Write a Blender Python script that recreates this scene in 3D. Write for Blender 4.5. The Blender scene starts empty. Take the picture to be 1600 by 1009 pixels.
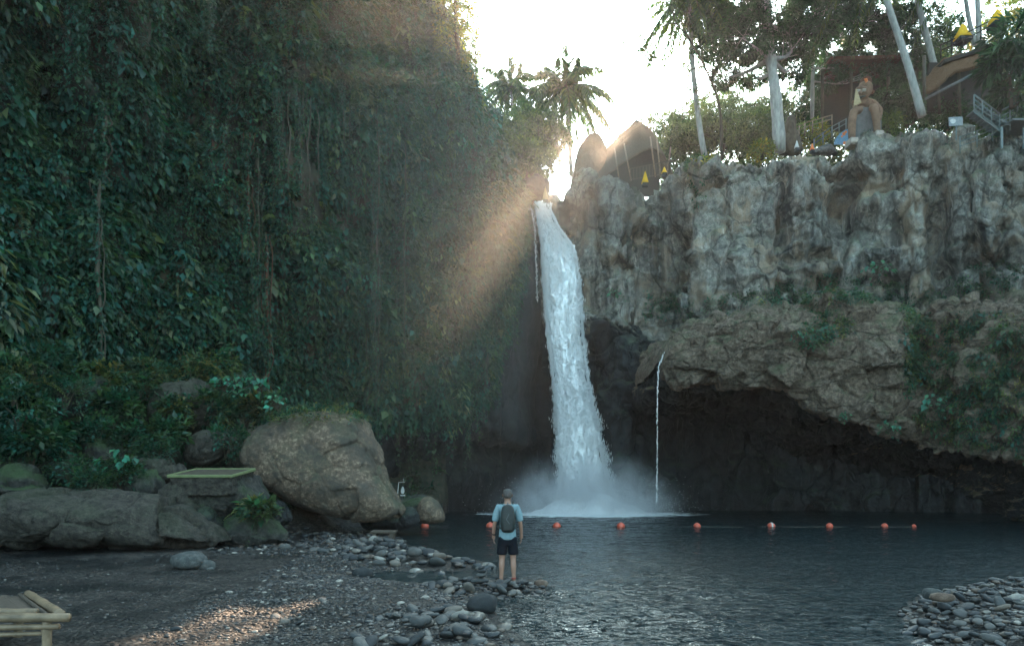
import bpy, math, random
import numpy as np
from mathutils import Vector, Matrix
R = math.radians
random.seed(7)
scene = bpy.context.scene
col = scene.collection
# ---------------------------------------------------------------- camera, sky, sun, exposure
F = 1067.0; HY = 755.0; CH = 2.0      # focal length and horizon row in photo pixels, eye height in metres
cd = bpy.data.cameras.new('camera'); cam = bpy.data.objects.new('camera', cd); col.objects.link(cam)
cam.location = (0, 0, CH); cam.rotation_euler = (R(90), 0, 0)
cd.sensor_width = 36; cd.lens = F/1600*36; cd.shift_y = (HY-504.5)/1600
cd.clip_start = .1; cd.clip_end = 2000
scene.camera = cam
SUN_EL, SUN_AZ = R(29.6), R(9.8)      # azimuth clockwise from +Y
w = bpy.data.worlds.new('World'); scene.world = w; w.use_nodes = True
nt = w.node_tree; bg = nt.nodes['Background']
sky = nt.nodes.new('ShaderNodeTexSky'); sky.sky_type = 'NISHITA'; sky.sun_disc = False
sky.sun_elevation = SUN_EL; sky.sun_rotation = SUN_AZ; sky.air_density = 1.0; sky.dust_density = 2.5; sky.ozone_density = 1.2
hs = nt.nodes.new('ShaderNodeHueSaturation'); hs.inputs['Saturation'].default_value = .5; hs.inputs['Hue'].default_value = .485   # humid whitish sky
nt.links.new(sky.outputs[0], hs.inputs['Color']); tn = nt.nodes.new('ShaderNodeMix'); tn.data_type = 'RGBA'; tn.blend_type = 'MULTIPLY'; tn.inputs[0].default_value = 1; tn.inputs[7].default_value = (.76, 1.03, 1.07, 1)
nt.links.new(hs.outputs[0], tn.inputs[6]); nt.links.new(tn.outputs[2], bg.inputs[0]); bg.inputs[1].default_value = .15
sd = bpy.data.lights.new('sun', 'SUN'); sun = bpy.data.objects.new('sun', sd); col.objects.link(sun)
sd.energy = 5.0; sd.angle = R(.5); sd.color = (1, .70, .47)
SDIR = Vector((math.sin(SUN_AZ)*math.cos(SUN_EL), math.cos(SUN_AZ)*math.cos(SUN_EL), math.sin(SUN_EL)))
sun.rotation_euler = SDIR.to_track_quat('Z', 'Y').to_euler()
scene.view_settings.view_transform = 'Standard'; scene.view_settings.look = 'None'
scene.view_settings.exposure = 2.72; scene.view_settings.gamma = 1.0
scene.cycles.use_denoising = True
scene.cycles.max_bounces = 6; scene.cycles.diffuse_bounces = 3; scene.cycles.glossy_bounces = 2
scene.cycles.transmission_bounces = 3; scene.cycles.volume_bounces = 1; scene.cycles.transparent_max_bounces = 12
scene.cycles.sample_clamp_indirect = 4

# ---------------------------------------------------------------- helpers
def P(px, py, D):
    """The point at distance D (along +Y) that the photograph shows at pixel (px, py)."""
    return ((px-800)/F*D, D, CH-(py-HY)/F*D)
def G(px, py, z=0.0):
    """The point at height z that the photograph shows at pixel (px, py) (below the horizon)."""
    D = (CH-z)*F/(py-HY); return ((px-800)/F*D, D, z)
def tag(o, label=None, cat=None, group=None, kind=None):
    if label: o['label'] = label
    if cat: o['category'] = cat
    if group: o['group'] = group
    if kind: o['kind'] = kind
    return o
def empty(name, loc=(0, 0, 0), rz=0):
    o = bpy.data.objects.new(name, None); col.objects.link(o); o.location = loc; o.rotation_euler = (0, 0, rz); return o
def copy_tree(o, parent=None):
    c = o.copy(); col.objects.link(c); c.parent = parent
    for ch in o.children: copy_tree(ch, c)
    return c
def mesh_np(name, V, faces, mat=None, parent=None, smooth=True, tint=None, mats=None, midx=None):
    """One mesh object from arrays: V (N,3); faces = list of (M,k) int arrays."""
    V = np.asarray(V, np.float32)
    me = bpy.data.meshes.new(name); me.vertices.add(len(V)); me.vertices.foreach_set('co', V.ravel())
    loops = np.concatenate([np.asarray(f, np.int32).ravel() for f in faces])
    tot = np.concatenate([np.full(len(f), np.asarray(f).shape[1], np.int32) for f in faces])
    me.loops.add(len(loops)); me.loops.foreach_set('vertex_index', loops)
    me.polygons.add(len(tot)); st = np.concatenate([[0], np.cumsum(tot)[:-1]]).astype(np.int32)
    me.polygons.foreach_set('loop_start', st); me.polygons.foreach_set('loop_total', tot)
    if midx is not None: me.polygons.foreach_set('material_index', np.asarray(midx, np.int32))
    me.update(calc_edges=True)
    if smooth: me.polygons.foreach_set('use_smooth', np.ones(len(tot), bool))
    if tint is not None:
        a = me.color_attributes.new('tint', 'FLOAT_COLOR', 'POINT')
        c = np.ones((len(V), 4), np.float32); c[:, :3] = tint; a.data.foreach_set('color', c.ravel())
    for m in (mats or ([mat] if mat else [])): me.materials.append(m)
    o = bpy.data.objects.new(name, me); col.objects.link(o)
    if parent: o.parent = parent
    return o
class MB:
    """Collects simple solids and links them as one mesh."""
    def __init__(s): s.v = []; s.f = {3: [], 4: []}; s.n = 0; s.big = []
    def add(s, V, Fs):
        V = np.asarray(V, float)
        for f in Fs:
            f = [i+s.n for i in f]
            if len(f) in (3, 4): s.f[len(f)].append(f)
            else: s.big.append(f)
        s.v.append(V); s.n += len(V)
    def box(s, c, d, rz=0, rx=0, ry=0, taper=1):
        c = np.array(c); hx, hy, hz = [q/2 for q in d]
        V = np.array([[x*(taper if z > 0 else 1), y*(taper if z > 0 else 1), z] for x in (-hx, hx) for y in (-hy, hy) for z in (-hz, hz)])
        M = np.array(Matrix.Rotation(rz, 3, 'Z') @ Matrix.Rotation(rx, 3, 'X') @ Matrix.Rotation(ry, 3, 'Y'))
        s.add(V @ M.T + c, [(0, 1, 3, 2), (4, 6, 7, 5), (0, 4, 5, 1), (2, 3, 7, 6), (0, 2, 6, 4), (1, 5, 7, 3)])
    def tube(s, pts, r, n=8, caps=True):
        pts = np.array(pts, float); m = len(pts)
        r = np.full(m, r) if np.isscalar(r) else np.array(r, float)
        T = np.gradient(pts, axis=0); T /= np.linalg.norm(T, axis=1)[:, None]+1e-9
        ref = np.array([1., 0, 0]) if abs(T[:, 2]).mean() > .6 else np.array([0, 0, 1.])
        A = np.cross(T, ref); A /= np.linalg.norm(A, axis=1)[:, None]+1e-9; B = np.cross(T, A)
        a = np.linspace(0, 2*math.pi, n, endpoint=False)
        V = (pts[:, None]+r[:, None, None]*(np.cos(a)[None, :, None]*A[:, None]+np.sin(a)[None, :, None]*B[:, None])).reshape(-1, 3)
        Fs = [(i*n+j, i*n+(j+1) % n, (i+1)*n+(j+1) % n, (i+1)*n+j) for i in range(m-1) for j in range(n)]
        if caps: Fs += [tuple(range(n))[::-1], tuple((m-1)*n+j for j in range(n))]
        s.add(V, Fs)
    def build(s, name, mat, parent=None, smooth=False, bevel=0):
        me = bpy.data.meshes.new(name)
        me.from_pydata([tuple(map(float, q)) for q in np.concatenate(s.v)], [], [tuple(map(int, f)) for f in s.f[3]+s.f[4]+s.big])
        if smooth: me.polygons.foreach_set('use_smooth', [True]*len(me.polygons))
        me.materials.append(mat); o = bpy.data.objects.new(name, me); col.objects.link(o)
        if parent: o.parent = parent
        if bevel:
            b = o.modifiers.new('bevel', 'BEVEL'); b.width = bevel; b.segments = 2; b.limit_method = 'ANGLE'
        return o
# ---- noise (numpy)
def _h(i, j, k, s):
    n = (i*374761393+j*668265263+k*2147483647+s*1274126177) & 0xffffffff
    n = ((n ^ (n >> 13))*1274126177) & 0xffffffff; n = ((n ^ (n >> 16))*2246822519) & 0xffffffff
    return ((n ^ (n >> 15)) & 0xffffff)/float(0xffffff)
def vnoise(p, seed=0):
    p = np.asarray(p, float); i = np.floor(p).astype(np.int64); f = p-i; f = f*f*f*(f*(f*6-15)+10); out = 0
    for a in (0, 1):
        for b in (0, 1):
            for c in (0, 1):
                wt = (f[..., 0] if a else 1-f[..., 0])*(f[..., 1] if b else 1-f[..., 1])*(f[..., 2] if c else 1-f[..., 2])
                out = out+wt*_h(i[..., 0]+a, i[..., 1]+b, i[..., 2]+c, seed)
    return out*2-1
def fbm(p, oct=4, seed=0, gain=.5, lac=2.03, ridge=False):
    p = np.asarray(p, float); a = 1; t = 0; s = 0
    for o in range(oct):
        n = vnoise(p, seed+o*17)
        if ridge: n = 1-2*np.abs(n)
        t = t+a*n; s += a; a *= gain; p = p*lac+13.7
    return t/s
def worley(p, seed=0):
    """F1, F2 and a random value of the nearest cell."""
    p = np.asarray(p, float); i = np.floor(p).astype(np.int64)
    f1 = np.full(p.shape[:-1], 9.); f2 = f1.copy(); cid = np.zeros(p.shape[:-1])
    for a in (-1, 0, 1):
        for b in (-1, 0, 1):
            for c in (-1, 0, 1):
                I = i[..., 0]+a; J = i[..., 1]+b; K = i[..., 2]+c
                d = np.sqrt((I+_h(I, J, K, seed)-p[..., 0])**2+(J+_h(I, J, K, seed+1)-p[..., 1])**2+(K+_h(I, J, K, seed+2)-p[..., 2])**2)
                m = d < f1; f2 = np.where(m, f1, np.minimum(f2, d)); cid = np.where(m, _h(I, J, K, seed+3), cid); f1 = np.where(m, d, f1)
    return f1, f2, cid
def blocks(p, seed=0, tilt=.6, crack=.3, sharp=14):
    """Faceted blocks: every cell has its own offset and its own tilted face, with a crack between neighbours."""
    p = np.asarray(p, float); i = np.floor(p).astype(np.int64); f1 = np.full(p.shape[:-1], 9.); f2 = f1.copy(); val = np.zeros(p.shape[:-1])
    for a in (-1, 0, 1):
        for b in (-1, 0, 1):
            for c in (-1, 0, 1):
                I = i[..., 0]+a; J = i[..., 1]+b; K = i[..., 2]+c
                dx, dy, dz = p[..., 0]-I-_h(I, J, K, seed), p[..., 1]-J-_h(I, J, K, seed+1), p[..., 2]-K-_h(I, J, K, seed+2)
                d = np.sqrt(dx*dx+dy*dy+dz*dz); m = d < f1; f2 = np.where(m, f1, np.minimum(f2, d))
                v = (_h(I, J, K, seed+3)-.5)+tilt*(dx*(_h(I, J, K, seed+4)-.5)+dy*(_h(I, J, K, seed+5)-.5)+dz*(_h(I, J, K, seed+6)-.5))*2
                val = np.where(m, v, val); f1 = np.where(m, d, f1)
    return val-crack*np.exp(-(f2-f1)*sharp)
def sstep(a, b, x):
    t = np.clip((x-a)/(b-a), 0, 1); return t*t*(3-2*t)
def proj(V):
    """Photo pixel of world points, used only to say where on a surface plants grow."""
    return V[..., 0]/V[..., 1]*F+800, HY-(V[..., 2]-CH)/V[..., 1]*F
def inpoly(x, y, poly):
    x = np.asarray(x); y = np.asarray(y); r = np.zeros(x.shape, bool); n = len(poly)
    for i in range(n):
        x1, y1 = poly[i]; x2, y2 = poly[(i+1) % n]
        if y1 == y2: continue
        r ^= ((y1 > y) != (y2 > y)) & (x < (x2-x1)*(y-y1)/(y2-y1)+x1)
    return r
def polydist(x, y, poly, closed=True):
    d = np.full(np.shape(x), 1e9); n = len(poly)
    for i in range(n if closed else n-1):
        x1, y1 = poly[i]; x2, y2 = poly[(i+1) % n]; vx, vy = x2-x1, y2-y1
        t = np.clip(((x-x1)*vx+(y-y1)*vy)/(vx*vx+vy*vy+1e-12), 0, 1)
        d = np.minimum(d, np.hypot(x-x1-t*vx, y-y1-t*vy))
    return d
def resamp(A, t, tn, axis, cubic=True):
    """Resample A along axis from parameters t to tn (Catmull-Rom or linear)."""
    A = np.moveaxis(A, axis, 0); n = len(t)
    i = np.clip(np.searchsorted(t, tn, side='right')-1, 0, n-2); u = (tn-t[i])/(t[i+1]-t[i])
    u = u.reshape((-1,)+(1,)*(A.ndim-1)); p1, p2 = A[i], A[i+1]
    if not cubic: r = p1*(1-u)+p2*u
    else:
        p0, p3 = A[np.clip(i-1, 0, n-1)], A[np.clip(i+2, 0, n-1)]
        h = (t[i+1]-t[i]).reshape(u.shape)
        m1 = (p2-p0)/np.maximum(t[np.clip(i+1, 0, n-1)]-t[np.clip(i-1, 0, n-1)], 1e-6).reshape(u.shape)*h
        m2 = (p3-p1)/np.maximum(t[np.clip(i+2, 0, n-1)]-t[i], 1e-6).reshape(u.shape)*h
        r = (2*u**3-3*u**2+1)*p1+(u**3-2*u**2+u)*m1+(-2*u**3+3*u**2)*p2+(u**3-u**2)*m2
    return np.moveaxis(r, 0, axis)
def normals(Pg):
    du = np.gradient(Pg, axis=0); dv = np.gradient(Pg, axis=1); N = np.cross(du, dv)
    return N/(np.linalg.norm(N, axis=-1)[..., None]+1e-9)
def loft(S, du, dv, disp=None, cubic_v=True, flip=False):
    """S (n sections, k points, 3) -> displaced grid (nu, nv, 3)."""
    S = np.asarray(S, float)
    L = np.linalg.norm(np.diff(S, axis=0), axis=2).mean(1); tu = np.concatenate([[0], np.cumsum(L)])
    Lv = np.linalg.norm(np.diff(S, axis=1), axis=2).mean(0); tv = np.concatenate([[0], np.cumsum(Lv)])
    nu = int(tu[-1]/du)+1; nv = int(tv[-1]/dv)+1
    Pg = resamp(S, tu, np.linspace(0, tu[-1], nu), 0); Pg = resamp(Pg, tv, np.linspace(0, tv[-1], nv), 1, cubic_v)
    if disp:
        for fn in disp:
            N = normals(Pg)*(-1 if flip else 1); Pg = Pg+N*fn(Pg)[..., None]
    return Pg
def gridfaces(nu, nv, flip=False, close=False):
    i, j = np.meshgrid(np.arange(nu if close else nu-1), np.arange(nv-1), indexing='ij'); i2 = (i+1) % nu
    f = np.stack([i*nv+j, i2*nv+j, i2*nv+j+1, i*nv+j+1], -1).reshape(-1, 4)
    return f[:, ::-1] if flip else f
def gridmesh(name, Pg, mat, flip=False, **k):
    nu, nv = Pg.shape[:2]; return mesh_np(name, Pg.reshape(-1, 3), [gridfaces(nu, nv, flip)], mat, **k)
# ---------------------------------------------------------------- materials
class NT:
    def __init__(s, name):
        s.m = bpy.data.materials.new(name); s.m.use_nodes = True; s.t = s.m.node_tree; s.t.nodes.clear()
        s.out = s.n('OutputMaterial')
    def n(s, typ, **k):
        q = s.t.nodes.new('ShaderNode'+typ)
        for a, b in k.items(): setattr(q, a, b)
        return q
    def l(s, a, b):
        if isinstance(a, bpy.types.Node): a = a.outputs[0]
        s.t.links.new(a, b)
    def set(s, inp, v):
        if isinstance(v, (bpy.types.Node, bpy.types.NodeSocket)): s.l(v, inp)
        elif isinstance(v, (tuple, list)) and len(v) == 3 and inp.type == 'RGBA': inp.default_value = (*v, 1)
        else: inp.default_value = v
    def coords(s, scale=(1, 1, 1), obj=True):
        g = s.n('TexCoord') if obj == 'o' else s.n('NewGeometry')
        mp = s.n('Mapping'); s.l(g.outputs['Object' if obj == 'o' else 'Position'], mp.inputs[0]); mp.inputs['Scale'].default_value = scale; return mp
    def noise(s, scale, detail=4, rough=.55, vec=None, dist=0):
        q = s.n('TexNoise'); q.inputs['Scale'].default_value = scale; q.inputs['Detail'].default_value = detail
        q.inputs['Roughness'].default_value = rough; q.inputs['Distortion'].default_value = dist
        s.l(vec or s.coords(), q.inputs['Vector']); return q.outputs['Fac']
    def vor(s, scale, vec=None, feature='F1', out='Distance', rnd=1):
        q = s.n('TexVoronoi', feature=feature); q.inputs['Scale'].default_value = scale; q.inputs['Randomness'].default_value = rnd
        s.l(vec or s.coords(), q.inputs['Vector']); return q.outputs[out]
    def ramp(s, fac, stops):
        q = s.n('ValToRGB'); s.l(fac, q.inputs[0]); e = q.color_ramp.elements
        while len(e) < len(stops): e.new(.5)
        for i, (p, c) in enumerate(stops):
            e[i].position = p; e[i].color = (*c, 1) if isinstance(c, (tuple, list)) else (c, c, c, 1)
        return q.outputs[0]
    def mix(s, fac, a, b, blend='MIX'):
        q = s.n('Mix', data_type='RGBA', blend_type=blend); s.set(q.inputs[0], fac); s.set(q.inputs[6], a); s.set(q.inputs[7], b); return q.outputs[2]
    def math(s, op, a, b=0, c=0, clamp=False):
        q = s.n('Math', operation=op, use_clamp=clamp); s.set(q.inputs[0], a); s.set(q.inputs[1], b)
        if op in ('MULTIPLY_ADD',): s.set(q.inputs[2], c)
        return q.outputs[0]
    def sep(s, vec):
        q = s.n('SeparateXYZ'); s.l(vec, q.inputs[0]); return q.outputs
    def bump(s, h, dist=.05, strength=1, normal=None):
        q = s.n('Bump'); s.l(h, q.inputs['Height']); q.inputs['Distance'].default_value = dist; q.inputs['Strength'].default_value = strength
        if normal: s.l(normal, q.inputs['Normal'])
        return q.outputs[0]
    def bsdf(s, color, rough=.8, spec=.3, normal=None, metal=0, **k):
        q = s.n('BsdfPrincipled'); s.set(q.inputs['Base Color'], color); s.set(q.inputs['Roughness'], rough)
        s.set(q.inputs['Specular IOR Level'], spec); s.set(q.inputs['Metallic'], metal)
        if normal: s.l(normal, q.inputs['Normal'])
        for a, b in k.items(): s.set(q.inputs[a.replace('_', ' ')], b)
        return q
    def done(s, sh, vol=None):
        if sh: s.l(sh, s.out.inputs['Surface'])
        if vol: s.l(vol, s.out.inputs['Volume'])
        return s.m
def up_mask(t, lo=.3, hi=.8):
    z = t.sep(t.n('NewGeometry').outputs['Normal'])[2]
    q = t.n('MapRange', interpolation_type='SMOOTHSTEP'); t.l(z, q.inputs[0]); q.inputs[1].default_value = lo; q.inputs[2].default_value = hi; return q.outputs[0]
def rock_mat(name, dark, mid, light, streak=0.0, moss=0.0, mosscol=(.04, .07, .025), scale=1.0, wet=.0, bumpd=.06, tan=None, tanamt=0.0, white=0.0, crack=0.0, cs=(.8, .8, .5)):
    t = NT(name); v = t.coords(); n1 = t.noise(.5*scale, 6, .6, v); n2 = t.noise(3.2*scale, 8, .65, v); n3 = t.noise(14*scale, 6, .7, v)
    c = t.ramp(n2, [(.28, dark), (.5, mid), (.74, light)])
    if tan is not None: c = t.mix(t.ramp(n1, [(.5-tanamt*.25, 0.0), (.62, 1.0)]), c, t.mix(n2, tan, [q*.55 for q in tan]))
    c = t.mix(t.ramp(n3, [(.3, .55), (.6, 0.0)]), c, [q*.45 for q in dark])
    if streak:
        vs = t.coords((1, 1, .06)); s1 = t.noise(.9*scale, 5, .6, vs); s2 = t.noise(2.6*scale, 6, .65, vs)
        br = t.noise(.35, 3, .5, v)
        c = t.mix(t.math('MULTIPLY', t.ramp(s1, [(.46, 0.0), (.6, streak)]), t.ramp(br, [(.35, .3), (.6, 1.0)])), c, [q*.35 for q in dark])
        if white: c = t.mix(t.math('MULTIPLY', t.ramp(s2, [(.54, 0.0), (.66, white)]), t.ramp(br, [(.4, .2), (.55, 1.0)])), c, (.46, .46, .43))
    if moss: c = t.mix(t.math('MULTIPLY', up_mask(t, -.1, .7), t.ramp(t.noise(.8, 5, .6, v), [(.42, 0.0), (.6, moss)])), c, mosscol)
    h = t.math('ADD', t.math('MULTIPLY', n2, .8), t.math('MULTIPLY', n3, .35))
    h = t.math('ADD', h, t.math('MULTIPLY', t.noise(40*scale, 3, .7, v), .12))
    if crack:   # joints between blocks, each block a little lighter or darker than its neighbours
        def warped(sc, k):
            w_ = t.n('TexNoise'); w_.inputs['Scale'].default_value = .9*k; w_.inputs['Detail'].default_value = 4; t.l(v, w_.inputs['Vector']); ml = t.n('VectorMath', operation='SCALE'); t.l(w_.outputs['Color'], ml.inputs[0]); ml.inputs['Scale'].default_value = .9/k; ad = t.n('VectorMath', operation='ADD'); t.l(v, ad.inputs[0]); t.l(ml, ad.inputs[1]); mp = t.n('Mapping'); t.l(ad, mp.inputs[0]); mp.inputs['Scale'].default_value = sc; return mp
        for k, sc in ((1, cs), (2.6, [q*2.6 for q in cs])):
            wv = warped(sc, k); e = t.vor(1, wv, 'DISTANCE_TO_EDGE'); bw = t.n('RGBToBW'); t.l(t.vor(1, wv, 'F1', 'Color'), bw.inputs[0]); sh = t.ramp(bw.outputs[0], [(.2, (.72, .73, .74)), (.8, (1.25, 1.22, 1.18))]); c = t.mix(.75/k**.5 if crack > .5 else .35/k, c, t.mix(1, c, sh, 'MULTIPLY'))
            g_ = t.ramp(e, [(0, 0.0), (.035, 1.0)]); c = t.mix(t.math('MULTIPLY', t.math('SUBTRACT', 1, g_), crack/k), c, [q*.3 for q in dark]); h = t.math('ADD', h, t.math('MULTIPLY', t.math('MINIMUM', g_, 1), .8/k)); h = t.math('ADD', h, t.math('MULTIPLY', bw.outputs[0], .9/k*min(1, crack*1.4)))
    b = t.bump(h, bumpd*2.2, 1)
    return t.done(t.bsdf(c, t.ramp(n2, [(.3, .85-wet), (.7, .95-wet)]), .25+.3*wet, b))
def leaf_mat(name, trans=.25, rough=.42, spec=.22, vary=.5):
    t = NT(name); a = t.n('Attribute', attribute_name='tint').outputs['Color']
    c = t.mix(t.math('MULTIPLY', t.noise(9, 2, .5), vary), a, (.02, .035, .02))
    p = t.bsdf(c, rough, spec); tr = t.n('BsdfTranslucent'); t.l(t.mix(.5, a, (.25, .32, .05), 'MIX') if False else t.mix(1, a, (2.2, 2.4, 1.0), 'MULTIPLY'), tr.inputs[0])
    m = t.n('MixShader'); m.inputs[0].default_value = trans; t.l(p, m.inputs[1]); t.l(tr, m.inputs[2])
    return t.done(m)
def plain(name, c, rough=.7, spec=.3, var=.25, scale=12, bumpd=.0, sc=(1, 1, 1), metal=0, light=None):
    c = [q*.62 for q in c]
    t = NT(name); v = t.coords(sc, 'o'); n = t.noise(scale, 5, .6, v)
    cc = t.mix(t.ramp(n, [(.3, 0.0), (.7, 1.0)]), [q*(1-var) for q in c], light or [min(1, q*(1+var)) for q in c])
    return t.done(t.bsdf(cc, rough, spec, t.bump(n, bumpd) if bumpd else None, metal))
M = {}
M['cliff_soil'] = rock_mat('cliff_soil', (.018, .02, .014), (.05, .045, .032), (.10, .085, .06), streak=.5, moss=.5, scale=.8, tan=(.10, .06, .038), tanamt=.05)
M['grey_rock'] = rock_mat('grey_rock', (.045, .045, .042), (.17, .165, .148), (.36, .35, .31), streak=.95, white=.32, moss=.4, tan=(.27, .21, .155), tanamt=.1, bumpd=.055, crack=.52, cs=(.36, .36, .24))
M['dark_rock_and_shade'] = rock_mat('dark_rock_and_shade', (.003, .004, .005), (.011, .013, .015), (.03, .033, .034), streak=.3, white=.0, moss=.3, wet=.25, crack=.15, cs=(.5, .5, .3))  # dark wet rock, tone lowered to paint in the cave's shade too
M['brown_rock'] = rock_mat('brown_rock', (.04, .03, .023), (.16, .12, .09), (.32, .25, .19), streak=.35, moss=.5, scale=1.9, bumpd=.08, crack=.22, cs=(.45, .45, .8))
M['boulder_rock'] = rock_mat('boulder_rock', (.05, .042, .033), (.13, .09, .062), (.36, .27, .19), streak=.0, moss=.3, scale=2.2, bumpd=.05, tan=(.09, .075, .06), tanamt=.2)
M['slope_rock'] = rock_mat('slope_rock', (.012, .014, .013), (.045, .043, .038), (.11, .1, .085), moss=.8, scale=1.8, bumpd=.09)
M['flat_rock'] = rock_mat('flat_rock', (.015, .015, .013), (.06, .052, .042), (.12, .105, .085), moss=.2, scale=1.8, bumpd=.09)
M['leaf'] = leaf_mat('leaf'); M['leaf_tree'] = leaf_mat('leaf_tree', .33, .5)
M['bark_pale'] = plain('bark_pale', (.36, .35, .32), .9, .1, .35, 5, .02, (1, 1, .3))
M['bark_dark'] = plain('bark_dark', (.09, .075, .055), .9, .1, .4, 5, .03, (1, 1, .25))
M['bark_brown'] = plain('bark_brown', (.17, .085, .05), .9, .1, .4, 5, .03, (1, 1, .2))
M['root'] = plain('hanging_root', (.10, .075, .055), .9, .1, .4, 6, .02, (1, 1, .2))
M['bark_brown'] = plain('bark_brown', (.10, .045, .028), .9, .1, .4, 5, .03, (1, 1, .2))
# ---------------------------------------------------------------- terrain
LAND = [G(*q)[:2] for q in [(602, 811), (622, 832), (640, 858), (690, 868), (752, 878), (768, 886), (722, 893), (640, 890), (592, 895), (575, 902), (600, 909), (700, 913), (760, 907), (835, 906), (862, 918), (800, 930), (768, 945), (778, 965), (812, 992), (822, 1030)]]
LAND = LAND+[(.4, 5), (1.5, 1), (2, -8), (2, -40), (-60, -40), (-60, 30), (-14, 46), (-8, 40)]
LAND2 = [G(*q)[:2] for q in [(1408, 948), (1440, 928), (1500, 920), (1560, 914), (1660, 906), (1800, 903)]]+[(30, 14), (30, 3), (8, 3), G(1478, 1060)[:2], G(1436, 1000)[:2], G(1412, 970)[:2]]
def sdist(x, y):
    d = polydist(x, y, LAND); d = np.where(inpoly(x, y, LAND), d, -d)
    d2 = polydist(x, y, LAND2); d2 = np.where(inpoly(x, y, LAND2), d2, -d2)
    return d, d2
RISE = [(-40, 8), (-22, 13), (-17, 18.5), (-13, 21.5), (-9.2, 23.5), (-6.6, 26.5), (-5.8, 31), (-4.5, 40)]   # foot of the slope
def gz(x, y):
    """Ground height."""
    x = np.asarray(x, float); y = np.asarray(y, float); d, d2 = sdist(x, y); q = np.stack([x, y, x*0], -1)
    wob = fbm(q*1.6, 4, 3)*.12
    z = np.where(d > 0, np.minimum(.02+d*.07, .07+.1*np.tanh(d*.15)), np.maximum(d*.16, -.9))+wob*np.clip((d+1.2)*.5, .1, .35)
    # a shallow stream lane on the left of the beach
    lane = np.exp(-((y-(13.2+.05*x*x*.2))/2.6)**2)*sstep(-3.4, -6.5, x); z = z-lane*.10*np.clip(d, 0, 1)
    z2 = np.where(d2 > 0, np.minimum(d2*.22, .22), np.maximum(d2*.22, -.9))+wob*.5*np.clip(d2+.5, .1, 1); z = np.maximum(z, z2)
    # slope up to the cliff on the left
    poly = RISE+[(-4.5, 60), (-60, 60), (-60, 8)]
    ds = polydist(x, y, RISE, False); ds = np.where(inpoly(x, y, poly), ds, 0)
    s = 1.9*(ds/3)**1.15; s = np.minimum(s, 8+.15*ds)
    z = z+s+ds.clip(0, 2)*(fbm(q*.5, 4, 11)*.45+fbm(q*1.5, 3, 12)*.15)
    z = z+sstep(-3, -14, y)*4*np.abs(x/20).clip(0, 1)
    return z
yy = np.concatenate([np.linspace(-40, 4, 40), np.geomspace(4.2, 60, 420)]); xx = np.linspace(-1, 1, 480)
xx = np.sign(xx)*np.abs(xx)**1.25
Yg, Xu = np.meshgrid(yy, xx, indexing='ij'); half = np.maximum(np.abs(Yg)*1.05, 5)+14
Xg = Xu*half-3; Zg = gz(Xg, Yg)
Zg = Zg+fbm(np.stack([Xg*7, Yg*7, Zg*0], -1), 3, 5)*.018
M['ground'] = None
def ground_mat():
    t = NT('shore_ground'); v = t.coords(); z = t.sep(v)[2]; n = t.noise(2.2, 6, .6, v); n2 = t.noise(9, 6, .7, v); n0 = t.noise(.45, 4, .55, v)
    sand = t.mix(t.ramp(n, [(.35, 0.0), (.65, 1.0)]), (.004, .006, .007), (.013, .0135, .013))
    peb = t.vor(16, v, 'F1', 'Color'); pg = t.n('RGBToBW'); t.l(peb, pg.inputs[0])
    pc = t.ramp(pg, [(0, (.006, .006, .006)), (.6, (.024, .022, .02)), (1, (.11, .095, .08))])
    c = t.mix(t.ramp(t.math('ADD', n0, t.math('MULTIPLY', n2, .35)), [(.6, 0.0), (.72, .85)]), sand, pc)
    # soil and moss higher up
    mr = t.n('MapRange'); t.l(z, mr.inputs[0]); mr.inputs[1].default_value = .35; mr.inputs[2].default_value = 1.0
    soil = t.mix(t.ramp(n, [(.4, 0.0), (.6, 1.0)]), (.02, .028, .018), (.055, .045, .033)); c = t.mix(mr.outputs[0], c, soil)
    wetf = t.ramp(n0, [(.42, .32), (.62, .8)]); rough = t.mix(mr.outputs[0], wetf, (.9, .9, .9))
    d = t.vor(16, v, 'F1', 'Distance'); h = t.math('SUBTRACT', t.math('MULTIPLY', n2, .7), t.math('MULTIPLY', d, .9))
    return t.done(t.bsdf(c, rough, .16, t.bump(h, .05, .9)))
gm = ground_mat()
ground = gridmesh('shore_ground', np.stack([Xg, Yg, Zg], -1), gm, flip=True); tag(ground, kind='structure')

# ---- left cliff: profiles from its foot to the plateau
def zat(py, D): return CH-(py-HY)/F*D
def prof(px, D, ztop, cave=0, lip=670, back=30, lean=0, dark=0):
    zl = zat(lip, D) if cave else 3.0
    f = lambda d, z: ((px-800)/F*d, d, z)
    x0 = (px-800)/F*D
    g = lambda dy, z, dx=0: (x0+dx, D+dy, z)
    return [g(cave+.5, -1.6), g(cave, -.2), g(cave*.8, zl-.6), g(0, zl) if cave else g(0.3, zl), g(-.9+lean, zl+3), g(-.2+lean, (zl+ztop)/2), g(.8+lean, ztop-2), g(2.2+lean, ztop), g(back, ztop+1)]
LS = [prof(-2500, 8, 30), prof(-900, 13, 31), prof(-400, 17.5, 31), prof(-100, 22, 31), prof(120, 27, 32), prof(300, 31.5, 33), prof(440, 35.5, 34),
      prof(540, 38.5, 34.5), prof(600, 40.5, 34.5, 4, 668), prof(660, 42, 34, 5.5, 672), prof(705, 43, 31.5, 6, 672), prof(745, 44.3, 26.6, 5.5, 678), prof(785, 46, 24.6, 4.5, 684),
      prof(812, 47.5, 23.5, 3.2, 690), prof(834, 49.2, 22.6, 2.0, 690), prof(836, 52.5, 23, 0), prof(836, 60, 24, 0), prof(832, 80, 26, 0)]
LS = np.array(LS)
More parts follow.
